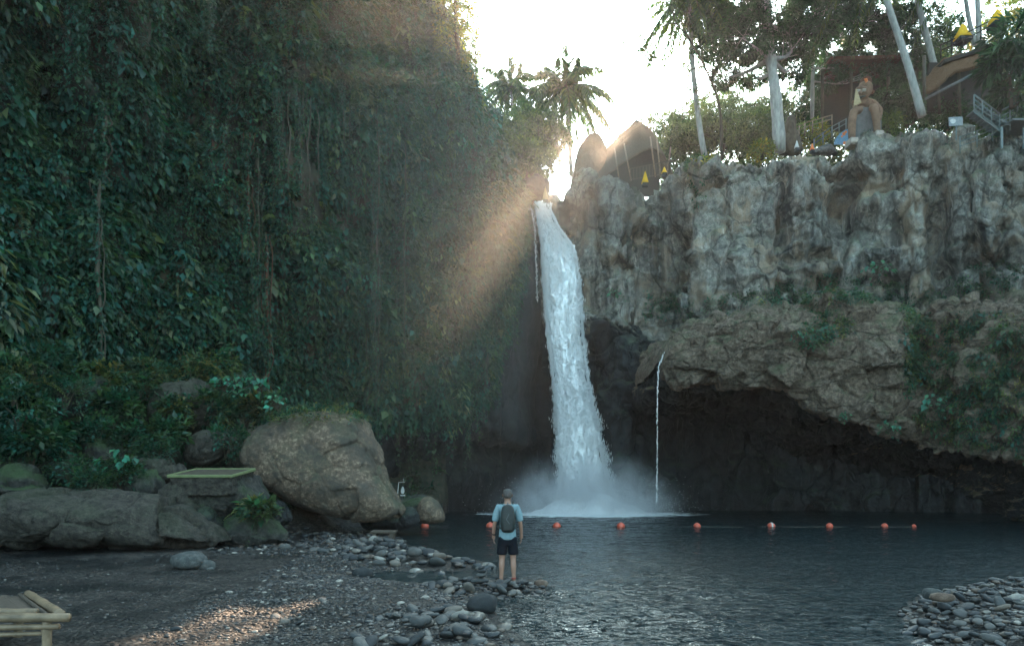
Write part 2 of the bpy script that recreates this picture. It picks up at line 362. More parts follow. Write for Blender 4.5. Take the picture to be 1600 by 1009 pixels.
def d_left(Pg):
    q = Pg*1.0
    a = fbm(q*np.array([.22, .22, .13]), 4, 21)*2.4
    b = fbm(q*np.array([.7, .7, .25]), 4, 22, ridge=True)*.8
    c = fbm(q*1.7, 4, 23)*.25
    top = sstep(27, 31, Pg[..., 2]); low = sstep(0, 3, Pg[..., 2]); near = sstep(56, 49.5, Pg[..., 1])*.8+.2; nl = np.where(Pg[..., 0] > -1, .45, 1)
    return (a+b+c)*(1-.6*top)*(.35+.65*low)*near*nl
left = loft(LS, .2, .2, [d_left])
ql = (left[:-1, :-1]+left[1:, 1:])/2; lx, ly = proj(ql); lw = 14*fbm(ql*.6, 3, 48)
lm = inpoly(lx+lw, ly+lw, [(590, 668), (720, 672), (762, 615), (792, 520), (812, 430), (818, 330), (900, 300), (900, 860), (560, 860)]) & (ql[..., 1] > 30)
gridmesh('cliff', left, None, mats=[M['cliff_soil'], M['dark_rock_and_shade']], midx=lm.astype(int).ravel()); cliff_left = bpy.data.objects['cliff']; tag(cliff_left, kind='structure')

# ---- gorge wall right of the falls and behind the upper terrace
def rp(px, D, py_top, cb=0, ledge=0, zl=9.5, back=30):
    x0 = (px-800)/F*D; zt = zat(py_top, D); g = lambda dy, z: (x0, D+dy, z)
    return [g(cb+.4, -1.6), g(cb, 0), g(cb*.9, zl-2.5), g(cb*.35, zl), g(ledge*.3, zl+2), g(-.1, zl+5), g(.2, zt-4.2), g(.3, zt-1.5), g(.9, zt-.1), g(4, zt+.1), g(back, zt+1)]
RS = [rp(870, 80, 335, 0), rp(868, 60, 322, 0), rp(866, 53, 318, 0), rp(868, 50.2, 314, .2), rp(886, 49, 306, .3), rp(905, 48.4, 280, .2), rp(925, 48.2, 272, .2), rp(950, 47.6, 276, .0), rp(988, 47.4, 281, .1), rp(1006, 48.4, 300, .6), rp(1020, 48.0, 290, 1.2), rp(1045, 47.2, 274, 2.5), rp(1068, 46.6, 262, 3.5), rp(1082, 46, 243, 4),
      rp(1150, 45.3, 232, 5), rp(1230, 45, 238, 5.5), rp(1300, 44.6, 234, 6), rp(1340, 44.4, 225, 6), rp(1370, 44, 216, 6), rp(1430, 43.2, 196, 6), rp(1490, 42.5, 186, 6), rp(1550, 41.5, 212, 6), rp(1610, 40.5, 200, 6), rp(1720, 38.5, 190, 6), rp(1950, 35, 180, 6), rp(2500, 28, 120, 4), rp(4200, 20, -200, 2)]
FEAT = [(1466, 340, 17, 70, 2.2), (1478, 430, 16, 30, 2.0), (1430, 400, 20, 30, -.5), (1520, 400, 16, 30, .8), (1048, 395, 20, 38, 2.2), (1035, 330, 14, 40, 1.0), (1325, 320, 16, 60, 1.0), (1285, 330, 20, 60, -.5),
        (1360, 322, 16, 16, -1.2), (1375, 400, 28, 12, -.7), (1375, 436, 40, 10, .9), (1400, 240, 70, 22, -.9), (1520, 360, 30, 50, -.3), (1590, 380, 24, 26, -1.3), (1085, 355, 14, 60, -.5), (1130, 340, 30, 40, -.2),
        (1225, 360, 14, 45, .8), (1180, 310, 30, 18, .5), (1160, 420, 70, 22, -.35), (1240, 405, 26, 10, .8), (945, 330, 30, 40, -.7), (895, 380, 16, 60, .5), (985, 420, 12, 70, .6), (1550, 250, 30, 20, -.5), (950, 292, 35, 10, -.6)]
def d_right(Pg):
    px, py = proj(Pg); x, y, z = Pg[..., 0], Pg[..., 1], Pg[..., 2]
    q = np.stack([x, y, z], -1)
    warp = fbm(q*.5, 3, 31)[..., None]*.5
    n_ = fbm(q*np.array([.33, .33, .2])+warp*.3, 4, 32)*3.2; a = (np.floor(n_)+sstep(.40, .60, n_-np.floor(n_)))*.42
    b = blocks(q*np.array([.34, .34, .13])+warp*.5, 33, .9, .35, 18)*1.3; m2 = sstep(-.25, .3, fbm(q*.3, 2, 30)); b2 = (blocks(q*np.array([.75, .75, .35])+warp, 37, .9, .4, 16)*.42+blocks(q*np.array([2.0, 2.0, 1.5])+warp, 39, .9, .3, 12)*.15)*(.3+.7*m2)
    st = np.tanh(4.5*fbm(np.stack([x*.18, y*.18, z*1.1+warp[..., 0]*2.4], -1), 3, 34))*.2
    fl = fbm(np.stack([x*1.5, y*1.5, z*.16], -1), 3, 35, ridge=True)*.06
    c = fbm(q*2.6, 5, 36, .6)*.13
    o = a+b+b2+st+fl+c
    for fx, fy, sx, sy, dep in FEAT:
        e = np.exp(-np.clip((((px-fx)/sx)**2+((py-fy)/sy)**2), 0, 30)**1.5); o = o-dep*e
    top = sstep(0, 1, (Pg[:, -3:-2, 2]-z+.3)/2.5); low = sstep(5, 10, z); o = o*(.4+.6*low)*(.3+.7*top)
    return o*(.25+.75*sstep(57, 50, y))
right = loft(np.array(RS), .1, .11, [d_right])
fq = (right[:-1, :-1]+right[1:, 1:])/2; fpx, fpy = proj(fq)
fm = (fq[..., 2] < np.interp(fpx, [860, 1000, 1040, 1100, 4000], [13.5, 13, 10.5, 9.3, 9.3])+fbm(fq*.7, 4, 39)*2.2).astype(int)  # dark wet rock by the falls; further right, cave shade painted into the wall
wall = gridmesh('cliff', right, None, flip=True, mats=[M['grey_rock'], M['dark_rock_and_shade']], midx=fm.ravel()); tag(wall, kind='structure')
# ---- rock face behind the falls and the river bed above it
BS = np.array([[((px-800)/F*50+0, 51.6+dy, z) for dy, z in ((.3, -1.6), (.0, 3), (-.2, 10), (-.9, 17), (-.6, 20.4), (.1, 21.3), (2, 21.6), (30, 21.9), (60, 22.2))] for px in (770, 805, 830, 850, 872, 900, 940)])
gridmesh('cliff', loft(BS, .15, .15, [lambda q: fbm(q*np.array([.8, .8, .3]), 4, 38)*.5]), M['dark_rock_and_shade'], flip=True)
tag(bpy.data.objects['cliff.002'], kind='structure')
# ---- overhanging ledge in front of the wall, with the cave under it
def lp(px, lip, top, D, dep=9.0, bulge=-.5, cz=.4):
    x0 = (px-800)/F*D; zl, zt = zat(lip, D), zat(top, D); g = lambda dy, z, dx=0: (x0+dx, D+dy, z)
    return [g(dep+4, zl+cz-.5), g(dep*.55, zl+cz), g(1.6, zl+.15), g(.1, zl), g(bulge, zl+(zt-zl)*.35), g(bulge*.6, zl+(zt-zl)*.72), g(.8, zt-.15), g(2.6, zt), g(dep+2, zt+.5)]
def endcap(sec, dx, D):
    s = np.array(sec); c = s[2:8].mean(0); o = c+(s-c)*.12; o[:, 0] += dx; o[[0, 1, -1]] = s[[0, 1, -1]]*[1, 1, 0]+[dx*.3, 0, c[2]]; return o
L0 = lp(1052, 602, 530, 36.2)
LED = [endcap(L0, -.55, 36), L0, lp(1085, 608, 505, 35.6), lp(1120, 607, 488, 35.2), lp(1160, 604, 472, 35), lp(1200, 612, 466, 34.8), lp(1240, 622, 462, 34.6), lp(1280, 640, 462, 34.4, bulge=-.3), lp(1320, 652, 460, 34.3), lp(1360, 668, 461, 34.2), lp(1395, 684, 463, 34.2),
       lp(1410, 688, 468, 34.6), lp(1420, 690, 470, 35.6), lp(1450, 696, 472, 35.4), lp(1490, 706, 464, 34), lp(1540, 712, 458, 33), lp(1590, 716, 458, 32.2), lp(1650, 730, 455, 31.2), lp(1720, 742, 450, 29.5), lp(1850, 775, 440, 26.5), lp(2200, 1000, 420, 21), lp(3600, 1400, 300, 14)]
def d_ledge(Pg):
    q = Pg*1.0; z = Pg[..., 2]
    a = fbm(q*np.array([.45, .45, .5]), 4, 41)*.55
    b = blocks(q*np.array([.5, .5, .6]), 43, .9, .25, 12)*.55+blocks(q*1.6, 46, .9, .3, 9)*.17
    c = fbm(q*2.1, 5, 44, gain=.6)*.28
    st = fbm(np.stack([q[..., 0]*.3+z*.5, q[..., 1]*.3, z*2.2-q[..., 0]*.8], -1), 3, 45)*.14
    return (a+b+c+st)*np.clip((q[..., 0]-7.9)/1.2, .15, 1)
ledge = loft(np.array(LED), .085, .085, [d_ledge])
cid = np.zeros((ledge.shape[0]-1, ledge.shape[1]-1), int); tv_ = int(ledge.shape[1]*.40); zz_ = ledge[:-1, :-1]; nz_ = normals(ledge)[:-1, :-1, 2]; yf_ = zz_[..., 1].min(1, keepdims=True); cid[(np.arange(cid.shape[1])[None] < tv_) & (zz_[..., 1] > yf_+1.3+.5*fbm(zz_*1.1, 3, 47)) & (nz_ < .3)] = 1  # faces under the ledge get the near-black colour as painted cave shade
lo = gridmesh('rock_ledge', ledge, None, flip=True, mats=[M['brown_rock'], M['dark_rock_and_shade']], midx=cid.ravel()); tag(lo, kind='structure')
# ---- plateau: one sheet far beyond the cliffs
n = 90; gx, gy = np.meshgrid(np.linspace(-75, 75, n), np.linspace(56, 170, n), indexing='ij')
gzp = 22.6+fbm(np.stack([gx*.06, gy*.06, gx*0], -1), 3, 51)*1.0+np.clip(gx-14, 0, 60)*.12
gzp = gzp-2.6*np.exp(-((gx-3)/3.2)**2)+np.clip(gy-70, 0, 1e3)*.01
plateau = gridmesh('plateau_ground', np.stack([gx, gy, gzp], -1), M['cliff_soil'], flip=False); tag(plateau, kind='structure')
# ---------------------------------------------------------------- pool
def water_mat():
    t = NT('pool_water'); v = t.coords(); n = t.noise(1.1, 3, .5, v); 
    vw = t.coords((1, 1.9, 1)); w1 = t.noise(2.4, 4, .6, vw, .6); w2 = t.noise(7, 3, .6, vw, .4); w3 = t.noise(19, 2, .5, vw)
    h = t.math('ADD', t.math('ADD', w1, t.math('MULTIPLY', w2, .45)), t.math('MULTIPLY', w3, .12))
    vc = t.coords((1.0, 2.3, 1)); cr = t.math('MULTIPLY', t.ramp(t.noise(4.2, 3, .55, vc, .5), [(.56, 0.0), (.70, 1.0)]), t.ramp(t.noise(.45, 4, .6, vw), [(.44, .25), (.6, 1.0)]))
    # foam round the foot of the falls
    ps = t.n('VectorMath', operation='DISTANCE'); mp = t.n('Mapping'); t.l(t.n('NewGeometry').outputs['Position'], mp.inputs[0]); mp.inputs['Scale'].default_value = (.62, 1, 1)
    t.l(mp, ps.inputs[0]); ps.inputs[1].default_value = (5.0*.62, 44.6, 0)
    fo = t.math('SUBTRACT', t.math('MULTIPLY', ps.outputs['Value'], .22), t.math('MULTIPLY', t.noise(1.3, 6, .7, t.coords((.6, 1.4, 1))), 1.5))
    fm = t.ramp(fo, [(.02, 1.0), (.2, 0.0)])
    w_ = t.bsdf((.0006, .009, .011), .025, .4, t.bump(cr, .14, 1, t.bump(h, .06, 1))); w_.inputs['IOR'].default_value = 1.33
    f_ = t.bsdf((.75, .8, .8), .7, .2, t.bump(t.noise(5, 6, .7, v), .3))
    m = t.n('MixShader'); t.l(fm, m.inputs[0]); t.l(w_, m.inputs[1]); t.l(f_, m.inputs[2]); return t.done(m)
M['water'] = water_mat()
yy = np.geomspace(3.6, 58, 1150); uu = np.linspace(-1, 1, 760)
Yw, Uw = np.meshgrid(yy, uu, indexing='ij'); Xw = Uw*(Yw*.95+6)+2
amp = .012+.03*np.exp(-((Yw-40)/10)**2)
Zw = fbm(np.stack([Xw*.9, Yw*1.7, Yw*0], -1), 4, 61, .6)*amp*1.6+fbm(np.stack([Xw*3.0+Yw*.8, Yw*4.6, Yw*0], -1), 3, 62, .55)*.014*(.5+.5*vnoise(np.stack([Xw*.25, Yw*.4, Yw*0], -1), 63))
rif = np.exp(-(((Xw-1.9)/2.6)**2+((Yw-11.5)/4.5)**2))+.8*np.exp(-(((Xw-6)/4)**2+((Yw-9)/2.2)**2))+.55*np.exp(-(((Xw-2.2)/1.6)**2+((Yw-22)/9)**2))+.6*np.exp(-(((Xw+2.2)/1.5)**2+((Yw-15.5)/2.0)**2))+.1
pat = sstep(-.35, .45, fbm(np.stack([Xw*.5, Yw*.8, Yw*0], -1), 3, 65)); ww = np.stack([Xw*2.1+.5*fbm(np.stack([Xw, Yw, Yw*0], -1), 2, 66), Yw*3.9-Xw*.7, Yw*0], -1)
Zw = Zw+(fbm(ww, 3, 67, .5, ridge=True)*.040+vnoise(ww*[2.6, 2.3, 1], 68)*.011)*rif.clip(0, 1.1)*(.25+.75*pat)
pw = gridmesh('pool_water', np.stack([Xw, Yw, Zw], -1), M['water'], flip=True); tag(pw, kind='structure')
# ---------------------------------------------------------------- leaves
rng = np.random.default_rng(5)
def nrm(v): return v/(np.linalg.norm(v, axis=-1, keepdims=True)+1e-9)
def leaf_arrays(pos, d, size, tint, wid=.5, up=None, curl=.15):
    """Every leaf: a folded blade of four triangles (base, two sides, tip) with its own tilt."""
    n = len(pos); d = nrm(d); up = np.tile([0, 0, 1.], (n, 1)) if up is None else up
    s = nrm(np.cross(d, up+rng.normal(0, .35, (n, 3)))); nn = np.cross(s, d); sz = size[:, None]
    wid = wid if np.isscalar(wid) else wid[:, None]
    b = pos; m = pos+d*sz*.45-nn*sz*curl*.2; tip = pos+d*sz-nn*sz*curl
    l = m+s*sz*wid*.5+nn*sz*.07; r = m-s*sz*wid*.5+nn*sz*.07
    V = np.stack([b, l, tip, r], 1).reshape(-1, 3); i = np.arange(n)[:, None]*4
    Fc = np.concatenate([i+[0, 2, 1], i+[0, 3, 2]]); return V, Fc, np.repeat(tint, 4, 0)
def leaf_mesh(name, parts, mat=None, parent=None):
    V = []; Fc = []; T = []; n = 0
    for v, f, c in parts: V.append(v); Fc.append(f+n); T.append(c); n += len(v)
    return mesh_np(name, np.concatenate(V), [np.concatenate(Fc)], mat or M['leaf'], parent, smooth=False, tint=np.concatenate(T))
GREENS = np.array([(.014, .062, .042), (.024, .080, .046), (.012, .066, .054), (.040, .080, .034), (.018, .050, .032), (.045, .070, .032), (.012, .080, .066)])*.78
def tints(n, pal=GREENS, amp=.35):
    k = pal[rng.integers(0, len(pal), n)]; return np.clip(k*(1+rng.normal(0, amp, (n, 1))), .006, 1)
def clump_leaves(A, N, per, rad, size, droop=.7, pal=GREENS, wid=.5, out=.5, amp=.2, sj=.35):
    """Clumps of leaves at anchors A (n,3) standing off a surface with normals N."""
    n = len(A); ct = tints(n, pal, .3); k = np.repeat(np.arange(n), per); m = len(k)
    rad = np.broadcast_to(rad, n)[k]; size = np.broadcast_to(size, n)[k]
    o = nrm(rng.normal(0, 1, (m, 3)))*(rng.random((m, 1))**.6)*rad[:, None]; nd = (o*N[k]).sum(1)
    o = o-N[k]*np.minimum(nd, 0)[:, None]*1.3+N[k]*.1
    d = nrm(N[k]*out+nrm(o)*.55+rng.normal(0, .35, (m, 3))+np.array([0, 0, -droop]))
    t = ct[k]*(1+rng.normal(0, amp, (m, 1)))
    return leaf_arrays(A[k]+o, d, size*(1+rng.normal(0, sj, m)).clip(.4, 2), t.clip(.004, 1), wid)
def fronds(A, N, per, L, size, pal=GREENS, droop=.9, nl=14):
    """Arching fern fronds: leaflets in two rows along a drooping stem."""
    n = len(A); k = np.repeat(np.arange(n), per); m = len(k); ct = tints(n, pal, .3)[k]
    d0 = nrm(N[k]*.8+rng.normal(0, .6, (m, 3))+[0, 0, .5]); Lk = np.broadcast_to(L, n)[k]*(.7+.6*rng.random(m))
    P_, D_, S_, T_ = [], [], [], []
    for j in range(nl):
        u = (j+1)/nl; p = A[k]+d0*(Lk*u)[:, None]-np.array([0, 0, 1.])*(droop*Lk*u*u)[:, None]
        tg = nrm(d0-np.array([0, 0, 2.])*droop*u); sd = nrm(np.cross(tg, [0, 0, 1.])+1e-4)
        w = math.sin(math.pi*min(1, .15+u*.85))**.7
        for sgn in (-1, 1): P_.append(p); D_.append(sd*sgn*.9+tg*.5-[0, 0, .25]); S_.append(np.full(m, size)*w*(Lk/np.mean(Lk))); T_.append(ct*(1+rng.normal(0, .12, (m, 1))))
    return leaf_arrays(np.concatenate(P_), np.concatenate(D_), np.concatenate(S_), np.concatenate(T_).clip(.004, 1), .28)
KC = 8
def sample_grid(Pg, n, flip=False, mask=None, view=True):
    """n points and normals spread over a grid surface, denser where the surface is seen larger."""
    N = normals(Pg)*(-1 if flip else 1); i = rng.random(n*KC)*(Pg.shape[0]-1.001); j = rng.random(n*KC)*(Pg.shape[1]-1.001)
    a, b = i.astype(int), j.astype(int); fi = (i-a)[:, None]; fj = (j-b)[:, None]
    p = (Pg[a, b]*(1-fi)+Pg[a+1, b]*fi)*(1-fj)+(Pg[a, b+1]*(1-fi)+Pg[a+1, b+1]*fi)*fj; nn = N[a, b]
    px, py = proj(p); ok = (p[:, 1] > 4) & (px > -90) & (px < 1690) & (py > -120) & (py < 1100)
    if mask is not None: ok &= mask(p, nn, px, py)
    k = np.flatnonzero(ok); wt = 1/np.maximum(p[k, 1], 6)**(1.0 if view else 0); k = rng.choice(k, min(n, len(k)), replace=False, p=wt/wt.sum())
    return p[k], nn[k]
# left cliff: creepers, ferns and big leaves; bare rock beside the falls and where roots hang
BARE = [(846, 330), (850, 840), (560, 840), (560, 668), (720, 668), (760, 620), (790, 520), (812, 420), (818, 350)]
ROOTS = [(330, 215, 40, 70), (400, 260, 26, 90), (470, 230, 26, 110), (560, 290, 20, 60), (430, 470, 26, 90), (740, 215, 16, 40), (500, 340, 60, 34), (575, 500, 16, 130), (250, 190, 12, 60), (370, 330, 30, 40)]
def m_left(dens):
    def f(p, nn, px, py):
        n = fbm(p*np.array([.35, .35, .22]), 4, 71)*.5+fbm(p*1.1, 3, 72)*.5
        ok = (n > dens) & ~inpoly(px, py, BARE) & (p[:, 1] < 56)
        for cx, cy, sx, sy in ROOTS: ok &= ((((px-cx)/sx)**2+((py-cy)/sy)**2 > 1) | (rng.random(len(px)) < .3))
        return ok
    return f
T_L = GREENS; PALE = np.array([(.07, .10, .05), (.09, .11, .05), (.05, .09, .045), (.10, .10, .06)])
OLIVE = np.array([(.09, .10, .035), (.07, .085, .03), (.11, .09, .035), (.05, .08, .03)])
A, N = sample_grid(left, 13500, mask=m_left(-.42)); A1, N1 = sample_grid(left, 8000, mask=m_left(-.22)); A2, N2 = sample_grid(left, 2600, mask=m_left(.02)); A3, N3 = sample_grid(left, 1100, mask=m_left(.05))
parts = [clump_leaves(A, N, 26, .55, .17, 1.0), clump_leaves(A1, N1, 18, .6, .30, 1.1, wid=.55), clump_leaves(A2, N2, 12, .6, .42, 1.2, np.vstack([GREENS, PALE]), .42)]
parts.append(fronds(A3, N3, 5, 1.1, .22, np.vstack([GREENS, PALE])))
def strands(A, N, L, step, size, pal=GREENS):
    n = len(A); Ls = L*(.4+1.2*rng.random(n)); m = int(L*1.6/step); u = np.arange(m)*step; k = np.repeat(np.arange(n), m); uu = np.tile(u, n); ok = uu < Ls[k]; k = k[ok]; uu = uu[ok]
    p = A[k]+N[k]*(.25+.3*np.minimum(uu, 1))[:, None]-np.array([0, 0, 1.])*uu[:, None]+rng.normal(0, .09, (len(k), 3)); ct = tints(n, pal, .3)[k]
    d = np.stack([rng.normal(0, .6, len(k)), -.4+rng.normal(0, .4, len(k)), -.9+rng.normal(0, .3, len(k))], -1); return leaf_arrays(p, d, size*(.6+.8*rng.random(len(k))), (ct*(1+rng.normal(0, .15, (len(k), 1)))).clip(.004, 1), .5)
A7, N7 = sample_grid(left, 2200, mask=m_left(-.2)); parts.append(strands(A7, N7, 2.4, .07, .19)); A8, N8 = sample_grid(left, 260, mask=m_left(-.1)); parts.append(clump_leaves(A8, N8, 9, .5, .62, 1.1, np.vstack([GREENS, PALE]), .6))
def m_ol(p, nn, px, py): return (((px-690)/110)**2+((py-480)/170)**2 < 1+rng.normal(0, .3, len(px))) & ~inpoly(px, py, BARE) | (((px-400)/110)**2+((py-340)/60)**2 < 1)
A4, N4 = sample_grid(left, 1500, mask=m_ol); parts.append(clump_leaves(A4, N4, 22, .4, .15, .8, OLIVE))
A5, N5 = sample_grid(left, 260, mask=lambda p, nn, px, py: inpoly(px, py, [(760, 330), (815, 350), (800, 480), (770, 560), (740, 620), (700, 600)])); parts.append(clump_leaves(A5, N5, 16, .3, .11, .9, OLIVE))
lf = leaf_mesh('cliff_foliage', parts); tag(lf, 'dense dark green creepers, ferns and drooping leaves covering the tall cliff', kind='stuff')
# slope below the cliff
Gg = np.stack([Xg, Yg, Zg], -1)
def m_slope(p, nn, px, py): return (p[:, 2] > .9+fbm(p*.6, 3, 73)*.9) & (fbm(p*.6, 3, 74) > -.15)
A, N = sample_grid(Gg, 1500, mask=m_slope); N = np.where(N[:, 2:] < 0, -N, N); Gn = A
A1, N1 = sample_grid(Gg, 500, mask=m_slope); N1 = np.where(N1[:, 2:] < 0, -N1, N1)
gc = leaf_mesh('ground_cover', [clump_leaves(A, N, 22, .38, .13, .3), clump_leaves(A1, N1, 14, .5, .24, .4), fronds(A1[:260], N1[:260], 6, .7, .15)]); tag(gc, 'low green ferns and creeping plants over the bank below the cliff', kind='stuff')
# fine aerial roots hanging over the bare hollows, far too many to count
mr_ = MB(); AR, NR = sample_grid(left, 420, mask=lambda p, nn, px, py: np.any([(((px-a)/(c*1.2))**2+((py-b+d*.3)/d)**2 < 1) for a, b, c, d in ROOTS], axis=0))
for p_, n_ in zip(AR, NR):
    L_ = rng.uniform(.8, 3.6); u_ = np.linspace(0, 1, 9); mr_.tube(p_+n_*.25+np.stack([fbm(np.stack([u_*3, u_*0+p_[0]*7, u_*0], -1), 2, 4)*.12, -.25*u_, -L_*u_], -1), rng.uniform(.008, .026)*(1-.6*u_), 4, False)
tag(mr_.build('root_curtain', M['root'], None, True), 'curtain of fine brown aerial roots hanging over the bare hollows of the left cliff', kind='stuff')
KC = 40
# right: plants at the foot of the upper wall and hanging from the ledge
def m_led(p, nn, px, py):
    n = fbm(p*.8, 3, 75); z = p[:, 2]
    hang = inpoly(px, py, [(1405, 478), (1440, 500), (1520, 490), (1600, 500), (1700, 480), (1700, 740), (1560, 700), (1480, 690), (1415, 640)]) & (n > -.25)
    edge = inpoly(px, py, [(1130, 462), (1400, 452), (1400, 470), (1130, 480)]) & (n > .15)
    mid = (((px-1280)/50)**2+((py-510)/26)**2 < 1) & (n > -.1)
    return hang | edge | mid
A, N = sample_grid(ledge, 2000, False, m_led); A1, N1 = sample_grid(ledge, 600, False, m_led)
def m_foot(p, nn, px, py): return (inpoly(px, py, [(1010, 455), (1100, 470), (1140, 465), (1300, 425), (1380, 430), (1460, 455), (1560, 400), (1620, 420), (1620, 470), (1000, 500)]) & (fbm(p*.9, 3, 76) > -.2)) | (inpoly(px, py, [(1075, 245), (1100, 235), (1112, 290), (1090, 330), (1076, 300)]) & (rng.random(len(px)) < .4))
A2, N2 = sample_grid(right, 2200, False, m_foot)
A6, N6 = sample_grid(right, 90, False, lambda p, nn, px, py: inpoly(px, py, [(930, 440), (985, 450), (975, 480), (940, 478)]) | inpoly(px, py, [(1180, 225), (1600, 190), (1600, 215), (1180, 250)]))
pl = leaf_mesh('ledge_foliage', [clump_leaves(A, N, 20, .32, .12, .9, np.vstack([GREENS, OLIVE])), clump_leaves(A1, N1, 12, .4, .22, .9), clump_leaves(A2, N2, 18, .35, .14, .5), clump_leaves(A6, N6, 16, .3, .12, .5), fronds(A1[:150], N1[:150], 5, .7, .15)])
tag(pl, 'green creepers trailing over the brown rock ledge and along the wall behind it', kind='stuff')
# ---------------------------------------------------------------- the falls
def falls_mat():
    t = NT('falling_water'); v = t.coords((1, 1, .16)); n = t.noise(1.7, 6, .65, v); n2 = t.noise(6, 5, .7, t.coords((1, 1, .3)))
    c = t.ramp(t.math('ADD', t.math('MULTIPLY', n, .6), t.math('MULTIPLY', n2, .4)), [(.32, (.72, .79, .80)), (.45, (.94, .96, .96)), (.6, (.98, .98, .98))])
    p = t.bsdf(c, .6, .3, t.bump(t.math('ADD', n, n2), .2)); tr = t.n('BsdfTranslucent'); t.l(c, tr.inputs[0])
    m = t.n('MixShader'); m.inputs[0].default_value = .15; t.l(p, m.inputs[1]); t.l(tr, m.inputs[2]); return t.done(m)
M['falls'] = falls_mat()
FE = [(314, 832, 862, 50.3), (330, 837, 862, 49.7), (355, 841, 874, 49.2), (385, 846, 896, 48.8), (420, 848, 904, 48.4), (480, 852, 908, 48.0), (560, 860, 914, 47.5), (640, 869, 926, 46.9), (700, 873, 938, 46.4), (750, 876, 948, 45.9), (785, 872, 962, 45.5), (806, 866, 974, 45.2)]
S = []
for py, a, b, D in FE:
    c, h = (a+b)/2, (b-a)/2; th = .25+.45*min(1, (py-310)/120)
    S.append([P(c+h*math.cos(q), py, D+0)[0:1]+(D-th*math.sin(q)*1.0, P(c, py, D)[2]) for q in np.linspace(0, 2*math.pi, 25)])
Fg = resamp(np.array(S), np.array([q[0] for q in FE], float), np.linspace(314, 806, 420), 0); Fg = resamp(Fg, np.linspace(0, 1, 25), np.linspace(0, 1, 110), 1, False)
Nf = normals(Fg); ctr = Fg.mean(1, keepdims=True); Nf = Nf*np.sign((Nf*(Fg-ctr)).sum(-1, keepdims=True))
fall_z = (21.9-Fg[..., 2])
q = np.stack([Fg[..., 0]*1.6, Fg[..., 1]*1.6, Fg[..., 2]*.42], -1); q2 = np.stack([Fg[..., 0]*4, Fg[..., 1]*4, Fg[..., 2]*1.6], -1)
dd = fbm(q, 4, 81)*.45+fbm(q2, 5, 82, .6)*.34; dd = dd*(.25+.75*np.clip(fall_z/4, 0, 1))-.12
Fg = Fg+Nf*dd[..., None]; Fg[:, -1] = Fg[:, 0]
wf = gridmesh('waterfall', Fg, M['falls'], flip=True); tag(wf, 'tall white waterfall plunging from the gap in the cliffs into the dark pool', 'waterfall')
def spindles(pos, ln, wd, tilt=.08, mat=None):
    n = len(pos); d = nrm(np.stack([rng.normal(0, tilt, n), rng.normal(0, tilt, n), -np.ones(n)], -1)); a = nrm(np.cross(d, rng.normal(0, 1, (n, 3)))); b = np.cross(d, a)
    ln = ln[:, None]; wd = wd[:, None]
    V = np.stack([pos-d*ln*.5, pos+a*wd, pos-a*wd*.5+b*wd*.87, pos-a*wd*.5-b*wd*.87, pos+d*ln*.5], 1).reshape(-1, 3); i = np.arange(n)[:, None]*5
    return V, np.concatenate([i+q for q in ([0, 1, 2], [0, 2, 3], [0, 3, 1], [4, 2, 1], [4, 3, 2], [4, 1, 3])])
def spray(n, spread, yr=(318, 800), side=True):
    py = rng.uniform(*yr, n); E = np.array(FE); a = np.interp(py, E[:, 0], E[:, 1]); b = np.interp(py, E[:, 0], E[:, 2]); D = np.interp(py, E[:, 0], E[:, 3])
    rg = .35+1.1*np.abs(fbm(np.stack([py*.035, py*0, py*0], -1), 3, 84)); spread = spread*rg; e = np.where(rng.random(n) < .42, a+rng.normal(2, 1, n)-np.abs(rng.normal(0, 1, n))*spread*(.3+(py-318)/330), b-2+np.abs(rng.normal(0, 1.3, n))*spread*(.3+(py-318)/300))
    k = rng.random(n) < .35; e = np.where(k, rng.uniform(0, 1, n)*(b-a)+a, e); Dd = D-np.where(k, .45+.35*rng.random(n), rng.normal(.1, .25, n))
    return np.stack([(e-800)/F*Dd, Dd, CH-(py-HY)/F*Dd], -1)
sp = spray(36000, 3.4); V, Fc = spindles(sp, rng.uniform(.05, .45, len(sp)), rng.uniform(.005, .02, len(sp)))
sp2 = np.stack([rng.normal(5.2, 2.1, 22000), 44.7+rng.normal(0, .9, 22000), np.abs(rng.normal(0, .85, 22000))], -1)
V2, F2 = spindles(sp2, rng.uniform(.02, .07, 22000), rng.uniform(.006, .016, 22000), 1.0)
mesh_np('spray', np.concatenate([V, V2]), [np.concatenate([Fc, F2+len(V)])], M['falls'], wf)
TW = .12
def trickle(name, path, wid, n, label, seed=0, mat=None, D2=None):
    pts = np.array([P(*q) for q in path]); L = np.concatenate([[0], np.cumsum(np.linalg.norm(np.diff(pts, axis=0), axis=1))]); m = MB()
    u = np.linspace(0, L[-1]*(.5 if seed == 9 else 1), 60); c = np.stack([np.interp(u, L, pts[:, i]) for i in range(3)], -1)
    for k in range(3): m.tube((c+fbm(np.stack([u*1.2, u*0+k*7, u*0], -1), 3, seed+k)[:, None]*[.16*wid*4, .08, 0]+rng.normal(0, wid*.5, 3)*[1, .5, 0])[::1], wid*(TW+.25*np.abs(fbm(np.stack([u*2, u*0+k, u*0], -1), 2, seed+9)))*(1-.85*u/u[-1]), 5)
    o = m.build(name, M['falls'], None, True); tag(o, label, 'waterfall')
    uu = rng.random(n)*L[-1]; cc = np.stack([np.interp(uu, L, pts[:, i]) for i in range(3)], -1)+rng.normal(0, wid*.8, (n, 3))*[1, .6, 1]
    V, Fc = spindles(cc, rng.uniform(.05, .3, n), rng.uniform(.008, .022, n)); mesh_np('spray', V, [Fc], M['falls'], o)
trickle('waterfall', [(812, 300, 50.6), (822, 316, 50.0), (832, 330, 49.0), (836, 360, 48.7), (838, 410, 48.5), (840, 470, 48.2)], .06, 350, 'thin white stream sliding down the rock along the left side of the main fall', 5)
